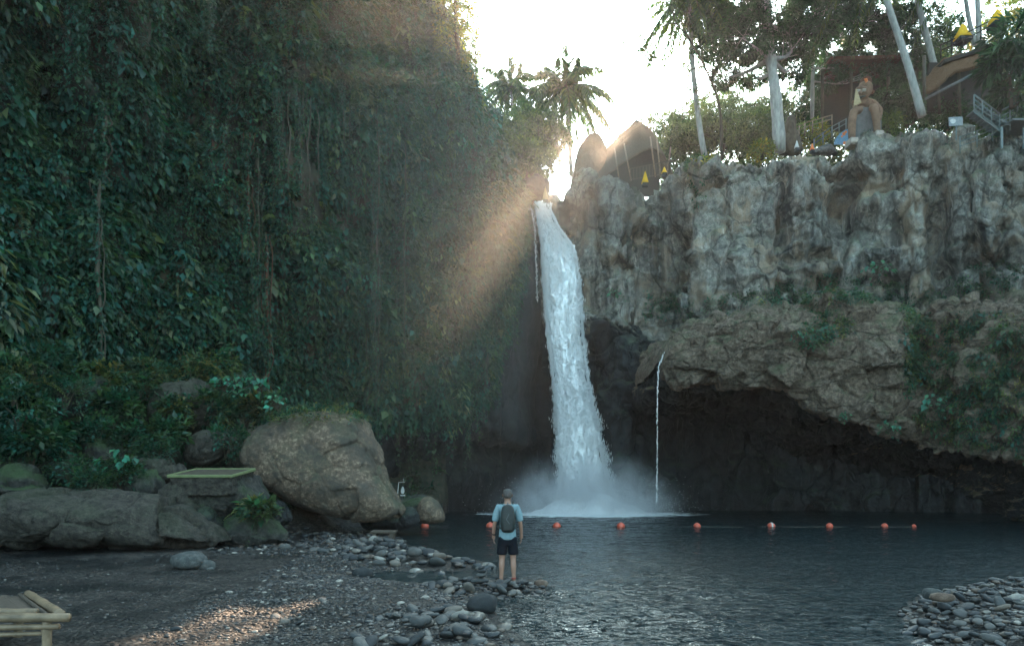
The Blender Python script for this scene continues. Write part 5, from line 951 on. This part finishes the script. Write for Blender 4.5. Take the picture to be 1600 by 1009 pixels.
# ---- the thatched hut beyond the falls
def surf(name, sections, du, dv, mat, parent, amp=.06, sc=2.0, base=None, thick=.12):
    Pg = loft(np.array(sections)-(base if base is not None else 0), du, dv, [lambda q: fbm(q*[sc*2, sc*2, sc*.5], 4, 9)*amp], False)
    o = gridmesh(name, Pg, mat); o.parent = parent; s = o.modifiers.new('solid', 'SOLIDIFY'); s.thickness = thick; return o
def hut():
    D = 55; base = np.array(P(992, 292, D)); root = empty('thatched_hut', tuple(base)); tag(root, 'hazy thatched hut with a tall pointed roof right of the sun glare', 'hut'); p = lambda x, y, d=0: np.array(P(x, y, D+d))
    rings = []  # roof: conical thatch flaring outwards to the left, cut by an arched opening facing the falls
    ap = p(994, 192, 2.5)
    for k, a in enumerate(np.linspace(-200, 20, 15)):
        a_ = R(a); rx = 4.7 if math.cos(a_) < 0 else 3.4; ft = ap+[rx*math.cos(a_)-.2, 2.6*math.sin(a_), 0]; fr = max(0, math.cos(a_-R(-72)))**3
        zf = base[2]+.3+fr*2.7; ft[2] = zf; mid = ap*.5+ft*.5; mid[2] += .75; mid2 = ap*.2+ft*.8; mid2[2] += .45*(1-fr*.7); rings.append([ap+[0, 0, .1*math.sin(k)], mid, mid2, ft])
    surf('roof', rings, .12, .12, M['thatch_grey'], root, .07, 2, base)
    m = MB(); m.tube([p(994, 186, 2.5)-base, p(994, 198, 2.5)-base], [.05, .14], 8); m.build('finial', M['thatch_grey'], root)
    m = MB(); m.box((0.3, 1.9, 2.1), (4.2, .2, 4.2)); m.build('back_wall', M['dark_wood'], root)
    for x0, y0, x1, y1 in ((968, 285, 960, 232), (986, 282, 975, 225), (1024, 276, 1016, 214), (1032, 276, 1026, 216), (1042, 270, 1048, 230)):
        m = MB(); m.tube([p(x0, y0, -1.9)-base, p(x1, y1, -1.7)-base], .055, 7); m.build('pole', M['bamboo'], root, True)
    m = MB()
    for x in range(985, 1050, 5): m.tube([p(x, 282-(x-985)*.16, -2.4)-base, p(x, 264-(x-985)*.2, -2.4)-base], .022, 5)
    m.tube([p(983, 264, -2.4)-base, p(1050, 251, -2.4)-base], .03, 6); m.tube([p(983, 281, -2.4)-base, p(1050, 270, -2.4)-base], .03, 6); m.build('railing', M['bamboo_old'], root)
hut()
outline_rock('thatched_hut', [(894, 300), (897, 262), (904, 232), (918, 210), (934, 206), (946, 224), (952, 256), (954, 300)], 57, 3.4, M['thatch_grey'], 'small rounded thatched roof nearly lost in glare left of the big hut', 'hut', .06, 2, p=2.1)
def cone_thing(name, px, py, D, h, r, mat, label, cat, tip=None, group=None):
    c = P(px, py, D); root = empty(name, c); tag(root, label, cat, group); n = 14; V = []; lv = [(0, 1.0), (.25, .86), (.5, .62), (.75, .4), (.93, .24), (1, .12)]
    for i, (u, q) in enumerate(lv): V += [(r*q*math.cos(t)*(1+.12*math.sin(t*5+i)), r*q*math.sin(t)*(1+.12*math.sin(t*5+i)), h*u) for t in np.linspace(0, 6.283, n, endpoint=False)]
    m = MB(); m.add(V, [(i*n+j, i*n+(j+1) % n, (i+1)*n+(j+1) % n, (i+1)*n+j) for i in range(len(lv)-1) for j in range(n)]+[tuple((len(lv)-1)*n+j for j in range(n)), tuple(range(n))[::-1]]); m.build('cloth', mat, root, True)
    m = MB(); m.tube([(0, 0, h*.95), (0, 0, h*1.12)], [r*.16, r*.05], 8); m.build('tip', tip or mat, root)
    m = MB(); m.box((0, 0, -.1), (r*1.7, r*1.7, .2)); m.build('base', M['dark_rock_and_shade'], root)
cone_thing('shrine_cover', 1008, 287, 47.4, .78, .24, M['yellow'], 'yellow cloth cone covering a small shrine on the rocks below the hut', 'shrine', group='yellow cloth shrines')
cone_thing('shrine_cover', 1038, 271, 48.6, .42, .2, M['yellow'], 'smaller yellow-orange cloth cone up right of the first below the hut', 'shrine', group='yellow cloth shrines')
cone_thing('shrine_cover', 852, 313, 50, .9, .22, M['gold'], 'pale ochre cloth cone standing in the gap beside the waterfall lip', 'shrine')
cone_thing('shrine_cover', 1504, 62, 45.3, 1.0, .5, M['yellow'], 'yellow cloth cone behind the railing above the thatched platform', 'shrine', M['white'], group='yellow cloth shrines')
cone_thing('shrine_cover', 1558, 38, 44.0, .9, .5, M['yellow'], 'yellow cloth cone with white top, uppermost at the right end of the railing', 'shrine', M['white'], group='yellow cloth shrines')
cone_thing('traffic_cone', 1245, 232, 46.2, .5, .16, M['white'], 'small white cone on the cliff edge by the bamboo rail', 'cone', M['white'])
cone_thing('traffic_cone', 1269, 235, 46, .42, .15, M['orange'], 'small orange cone on the cliff edge by the bamboo rail', 'cone', M['orange'])
# ---- carved giant seated figure
def statue():
    D = 45.5; base = np.array(P(1352, 229, D)); root = empty('statue', tuple(base)); tag(root, 'giant seated carved brown figure with long straight legs on the cliff top', 'statue')
    def q(px, py, dy=0, rx=.2, ry=None): v = np.array(P(px, py, D+dy))-base; return (*map(float, v), rx, ry or rx)
    hipL, hipR = q(1345, 172, .4, .26), q(1361, 170, .4, .26); ch = q(1353, 162, .3, .36, .3); nk = q(1350, 156, .2, .25)
    ch_ = [[hipL, ch], [hipR, ch], [ch, nk], [hipL, q(1334, 174, -.7, .27), q(1331, 190, -.75, .27), q(1331, 220, -.7, .23)], [hipR, q(1366, 168, -.6, .27), q(1369, 186, -.7, .26), q(1371, 210, -.65, .22)],
           [ch, q(1366, 160, .2, .17), q(1377, 172, 0, .14), q(1374, 188, -.5, .13)], [ch, q(1341, 160, .1, .16), q(1335, 168, -.3, .13), q(1333, 158, -.8, .12)]]
    skin_mesh('body', ch_, M['statue'], root)
    hd = [[nk, q(1349, 153, .1, .36, .40), q(1350, 146, .1, .50, .52), q(1352, 137, .15, .52, .54), q(1354, 131, .2, .40, .42)], [q(1345, 141, -.3, .12), q(1343, 147, -.62, .13)], [q(1362, 146, .1, .12), q(1365, 142, .15, .12)], [q(1337, 139, -.35, .1), q(1346, 137, -.5, .1), q(1354, 138, -.4, .1)], [q(1338, 151, -.2, .2), q(1346, 153, -.5, .12)]]
    h = skin_mesh('head', hd, M['statue'], root)
    for a, b, dy in ((1341, 142, -.5), (1350, 141, -.55)): m = MB(); m.tube([np.array(q(a-2.5, b, dy)[:3]), np.array(q(a+2.5, b, dy)[:3])], .09, 8); m.build('eye', M['statue_pale'], h)
    m = MB(); m.tube([np.array(q(1336, 149, -.5)[:3]), np.array(q(1343, 153, -.62)[:3]), np.array(q(1352, 150, -.5)[:3])], [.05, .1, .05], 8); m.build('mouth', M['dark_wood'], h, True)
    skin_mesh('cap', [[q(1350, 133, 0, .5, .5), q(1354, 128, .2, .44, .44), q(1361, 126, .2, .2)]], M['bark_brown'], root); m = MB(); v = np.array(q(1352, 127, -.5)[:3]); m.tube([v+[-.02, 0, 0], v+[.1, -.1, .05]], [.16, .1], 8); m.build('flower', M['orange'], root, True)
    for x, y in ((1331, 224), (1371, 213)): a = np.array(q(x, y, -.7)[:3]); m = MB(); m.box(tuple(a), (.62, .8, .5), R(5), taper=.8); [m.tube([a+[k*.15, -.3, -.1], a+[k*.15, -.5, -.16]], [.09, .06], 6) for k in (-1.6, -.5, .5, 1.6)]; m.build('foot', M['statue_pale'], root, bevel=.05)
    m = MB(); m.box(tuple(np.array(q(1352, 200, .5)[:3])), (1.7, 1.0, 2.3)); m.build('seat', M['concrete'], root, bevel=.06)
    m = MB(); a = np.array(q(1334, 168, -1.0)[:3]); m.tube([a, a+[.15, 0, 1.2]], .03, 6); m.add([a+[.0, 0, .1], a+[.5, .0, .3], a+[.2, 0, 1.2], a+[0, .03, .1], a+[.5, .03, .3], a+[.2, .03, 1.2]], [(0, 1, 2), (5, 4, 3), (0, 3, 4, 1), (1, 4, 5, 2), (2, 5, 3, 0)]); m.build('pennant', M['gold'], root)
statue()
def rail(name, label, pts, D, posts, h_px, bars, mat, r=.03, group=None, cat='railing', D2=None):
    """A railing along a line of pixels at real depth with posts and level bars."""
    D2 = D2 or D; pts3 = [np.array(P(x, y, D+(D2-D)*i/(len(pts)-1))) for i, (x, y) in enumerate(pts)]; root = empty(name, tuple(pts3[0])); tag(root, label, cat, group); O = pts3[0]; hh = h_px/F*D
    for b in bars: m = MB(); m.tube([p-O+[0, 0, hh*b] for p in pts3], r*.8, 6); m.build('bar', M[mat], root, True)
    L = np.linspace(0, 1, posts); pp = resamp(np.array(pts3), np.linspace(0, 1, len(pts3)), L, 0, False)
    for p in pp: m = MB(); m.tube([p-O-[0, 0, .15], p-O+[0, 0, hh*1.05]], r, 6); m.build('post', M[mat], root, True)
    return root
rail('railing', 'bamboo handrail sloping up behind the cones on the cliff top', [(1240, 218), (1262, 207), (1300, 196)], 48, 6, 16, (1, .6), 'bamboo', .04)
rail('railing', 'grey stair handrail climbing left of the statue', [(1272, 232), (1300, 212), (1322, 200)], 47.2, 5, 14, (1, .5), 'metal', .04)
rail('railing', 'dark railing along the viewing deck above the thatched platform', [(1470, 88), (1505, 72), (1560, 44)], 46, 5, 17, (1, .5), 'dark_wood', .045, D2=44)
# thatched platform
def platform():
    D = 45; base = np.array(P(1450, 185, D)); root = empty('thatched_shelter', tuple(base)); tag(root, 'dark shelter with a reddish brown thatched skirt roof at the upper right', 'hut'); p = lambda x, y, d=0: np.array(P(x, y, D+d))-base
    tops = [(1448, 128), (1466, 106), (1480, 96), (1510, 88), (1545, 75), (1560, 72)]; bots = [(1447, 148), (1462, 142), (1488, 118), (1515, 110), (1546, 100), (1562, 96)]
    surf('thatch_roof', [[p(*a, 1.2)+[0, 0, .05], p((a[0]+b[0])/2, (a[1]+b[1])/2-3, .4), p(*b, -.3)] for a, b in zip(tops, bots)], .08, .08, M['thatch'], root, .10, 3, None, .2)
    m = MB(); m.tube([p(1446, 155, -.8), p(1542, 105, -.9)], .085, 8); m.build('beam', M['concrete'], root, True)
    for x, y0, y1, r in ((1468, 178, 130, .09), (1550, 165, 104, .08), (1535, 160, 125, .06), (1500, 178, 110, .09)): m = MB(); m.tube([p(x, y0, .3), p(x-2, y1, .3)], r, 8); m.build('post', M['bark_dark'], root, True)
    m = MB(); m.box(tuple(p(1506, 138, 2.6)), (5.0, .3, 3.4)); m.build('back_wall', M['dark_wood'], root); m = MB(); m.box(tuple(p(1506, 97, 1.3)), (4.4, 2.4, .2), 0, 0, R(-18)); m.build('deck', M['dark_wood'], root)
    m = MB(); m.tube([p(1444, 152, -.5), p(1444, 88, -.5)], .1, 8); m.build('bamboo_post', M['bamboo_old'], root, True)
platform()
def flat_roof():
    D = 53; base = np.array(P(1335, 215, D)); root = empty('pavilion', tuple(base)); tag(root, 'dark open pavilion with a flat overgrown roof behind the statue', 'pavilion'); p = lambda x, y, d=0: np.array(P(x, y, D+d))-base
    m = MB(); m.box(tuple(p(1336, 111, 0)), (5.4, 3.4, .28), 0, 0, R(-1.5)); m.build('roof', M['bark_brown'], root, bevel=.04)
    for x in (1285, 1330, 1388): m = MB(); m.tube([p(x, 212, -1.4), p(x, 112, -1.4)], .12, 8); m.build('post', M['bark_dark'], root, True)
    m = MB(); m.box(tuple(p(1336, 160, 1.5)), (5.2, .2, 4.6)); m.build('back_wall', M['dark_wood'], root)
    A = np.stack([rng.uniform(-2.6, 2.6, 120), rng.uniform(-1.7, .3, 120), np.full(120, p(1336, 108)[2])], -1); A[:, 2] -= rng.random(120)**2*2.2*(A[:, 1] < -1.0); leaf_mesh('creeper', [clump_leaves(A, np.tile([0, -.6, .6], (120, 1)), 18, .35, .18, .6, TDARK)], M['leaf_tree'], root)
flat_roof()
def stairs():
    D = 40.5; base = np.array(P(1583, 205, D)); root = empty('metal_stairs', tuple(base)); tag(root, 'grey-green metal stairs and landing with pipe railings at the right edge', 'stairs'); p = lambda x, y, d=0: np.array(P(x, y, D+d))-base
    for d in (-.6, .6):
        for k in (0, 8, 16, 24): m = MB(); m.tube([p(1522, 148+k*.95, d), p(1562, 178+k*.95, d)], .04 if k in (0,) else .028, 6); m.build('rail_bar', M['metal'], root, True)
        for x, y in ((1522, 148), (1535, 158), (1549, 168), (1562, 178)): m = MB(); m.tube([p(x, y, d), p(x, y+27, d)], .035, 6); m.build('rail_post', M['metal'], root, True)
    for i in range(9): m = MB(); m.box(tuple(p(1524+i*5, 174+i*3.6, 0)), (.3, 1.2, .06)); m.build('tread', M['metal'], root)
    for d in (-.66, .66): m = MB(); m.tube([p(1520, 174, d), p(1566, 208, d)], .06, 6); m.build('stringer', M['metal'], root)
    m = MB(); m.box(tuple(p(1590, 199, 0)), (1.9, 1.8, .1)); m.build('landing', M['metal'], root)
    for x in (1565, 1600): m = MB(); m.tube([p(x, 199, -.8), p(x, 232, -.8)], .07, 6); m.build('support', M['metal'], root)
    for k in (0, 9, 18): m = MB(); m.tube([p(1566, 172+k, -.9), p(1590, 160+k, .2), p(1625, 150+k, .2)], .035, 6); m.build('rail_bar', M['metal'], root, True)
    for x, y, d in ((1578, 166, -.4), (1590, 160, .2), (1605, 156, .2)): m = MB(); m.tube([p(x, y, d), p(x, y+38, d)], .035, 6); m.build('rail_post', M['metal'], root, True)
stairs()
rail('railing', 'low pipe railing running down the rock below the metal stairs', [(1500, 236), (1540, 222), (1572, 205)], 40.6, 4, 22, (1, .66, .33), 'metal', .03)
rail('railing', 'thin cable on short posts along the foot of the upper rock wall', [(1262, 462), (1300, 461), (1344, 460)], 36.5, 3, 6, (1,), 'metal', .02, cat='cable')
def signboard():
    c = P(1494, 216, 40.2); root = empty('sign', c); tag(root, 'small grey board with a white round emblem on a post above the cliff', 'sign'); m = MB(); m.tube([(0, 0, -.1), (0, 0, .75)], .035, 6); m.build('post', M['metal'], root)
    m = MB(); m.box((-.03, 0, .98), (.82, .05, .52), 0, 0, R(-3)); b = m.build('board', M['sign'], root, bevel=.01); m = MB(); V = [(-.2+.17*math.cos(t)*(1+.12*math.sin(3*t)), -.032, .98+.14*math.sin(t)) for t in np.linspace(0, 6.283, 16, endpoint=False)]; V += [(v[0], -.024, v[2]) for v in V]; m.add(V, [tuple(range(16)), tuple(range(31, 15, -1))]+[(i, (i+1) % 16, 16+(i+1) % 16, 16+i) for i in range(16)]); m.build('emblem', M['white'], b)
signboard()
def mural():
    c = P(1317, 226, 46.0); root = empty('painted_board', c); tag(root, 'rounded pale blue board painted with orange patches beside the statue feet', 'board'); m = MB(); V = [(x*.043, -.04, z*.043) for x, z in ((-14, 0), (-12, 8), (-6, 16), (2, 22), (8, 24), (10, 12), (10, 0))]; V += [(v[0], .04, v[2]) for v in V]; m.add(V, [tuple(range(7))[::-1], tuple(range(7, 14))]+[(i, (i+1) % 7, 7+(i+1) % 7, 7+i) for i in range(7)]); b = m.build('board', M['blue'], root)
    for x, z, r in ((1, 16, 2.6), (4, 19, 2), (2, 2, 2.4), (-2, 12, 1.5)): m = MB(); m.tube([(x*.043, -.06, z*.043), (x*.043, -.042, z*.043)], r*.043, 9); m.build('orange_patch', M['orange'], b)
mural()
outline_rock('rock', [(1272, 240), (1278, 230), (1292, 226), (1304, 232), (1308, 240)], 46.3, .8, M['stone_pale'], 'pale domed rock on the cliff edge between the orange cone and the blue board', 'rock', .05, 2)
outline_rock('tree_stump', [(1222, 238), (1226, 205), (1232, 182), (1240, 180), (1246, 205), (1254, 232), (1250, 242)], 47.6, 1.2, M['bark_dark'], 'broad dark buttressed stump right of the thick pale trunk', 'stump', .08, 1.4)
outline_rock('rock', [(894, 300), (898, 272), (906, 262), (920, 262), (934, 272), (938, 300), (920, 312), (898, 316)], 50.2, 2.0, M['grey_rock'], 'pale hazy rock at the right side of the waterfall lip', 'rock', .15, 1)
# ---------------------------------------------------------------- haze
def haze():
    t = NT('haze_air'); v = t.n('VolumePrincipled'); v.inputs['Color'].default_value = (.93, .96, 1, 1)
    v.inputs['Density'].default_value = HAZE_D; v.inputs['Anisotropy'].default_value = .5
    t.l(v, t.out.inputs['Volume']); m = MB(); m.box((0, 63, 27), (156, 218, 59)); m.build('haze', t.m)
    tag(bpy.data.objects['haze'], kind='stuff')
HAZE_D = .00016
haze()
def drift():
    # spray hanging in the air between the falls and the left cliff
    t = NT('drifting_spray'); g = t.n('NewGeometry').outputs['Position']; fs = []
    for c, r, k in (((4.5, 49, 20), (9, 11, 8.5), 1.5), ((-2.4, 30, 9.5), (6.4, 17, 11), 1.0), ((-5, 39, 28), (5, 8, 7), .5)):
        mp = t.n('Mapping'); t.l(g, mp.inputs[0]); mp.inputs['Location'].default_value = [-a/b for a, b in zip(c, r)]; mp.inputs['Scale'].default_value = [1/b for b in r]; ln = t.n('VectorMath', operation='LENGTH'); t.l(mp, ln.inputs[0]); fs.append(t.math('MULTIPLY', t.math('SUBTRACT', 1, ln.outputs['Value'], clamp=True), k))
    f = t.math('MINIMUM', t.math('MAXIMUM', fs[2], t.math('MAXIMUM', fs[0], fs[1])), .7)
    v = t.n('VolumePrincipled'); t.l(t.math('MULTIPLY', f, DRIFT), v.inputs['Density']); v.inputs['Color'].default_value = (1, .95, .9, 1); v.inputs['Anisotropy'].default_value = .68; t.l(v, t.out.inputs['Volume'])
    m = MB(); m.box((2.8, 38.5, 17), (28, 50, 36)); tag(m.build('spray_mist', t.m), kind='stuff')
DRIFT = .005
drift()
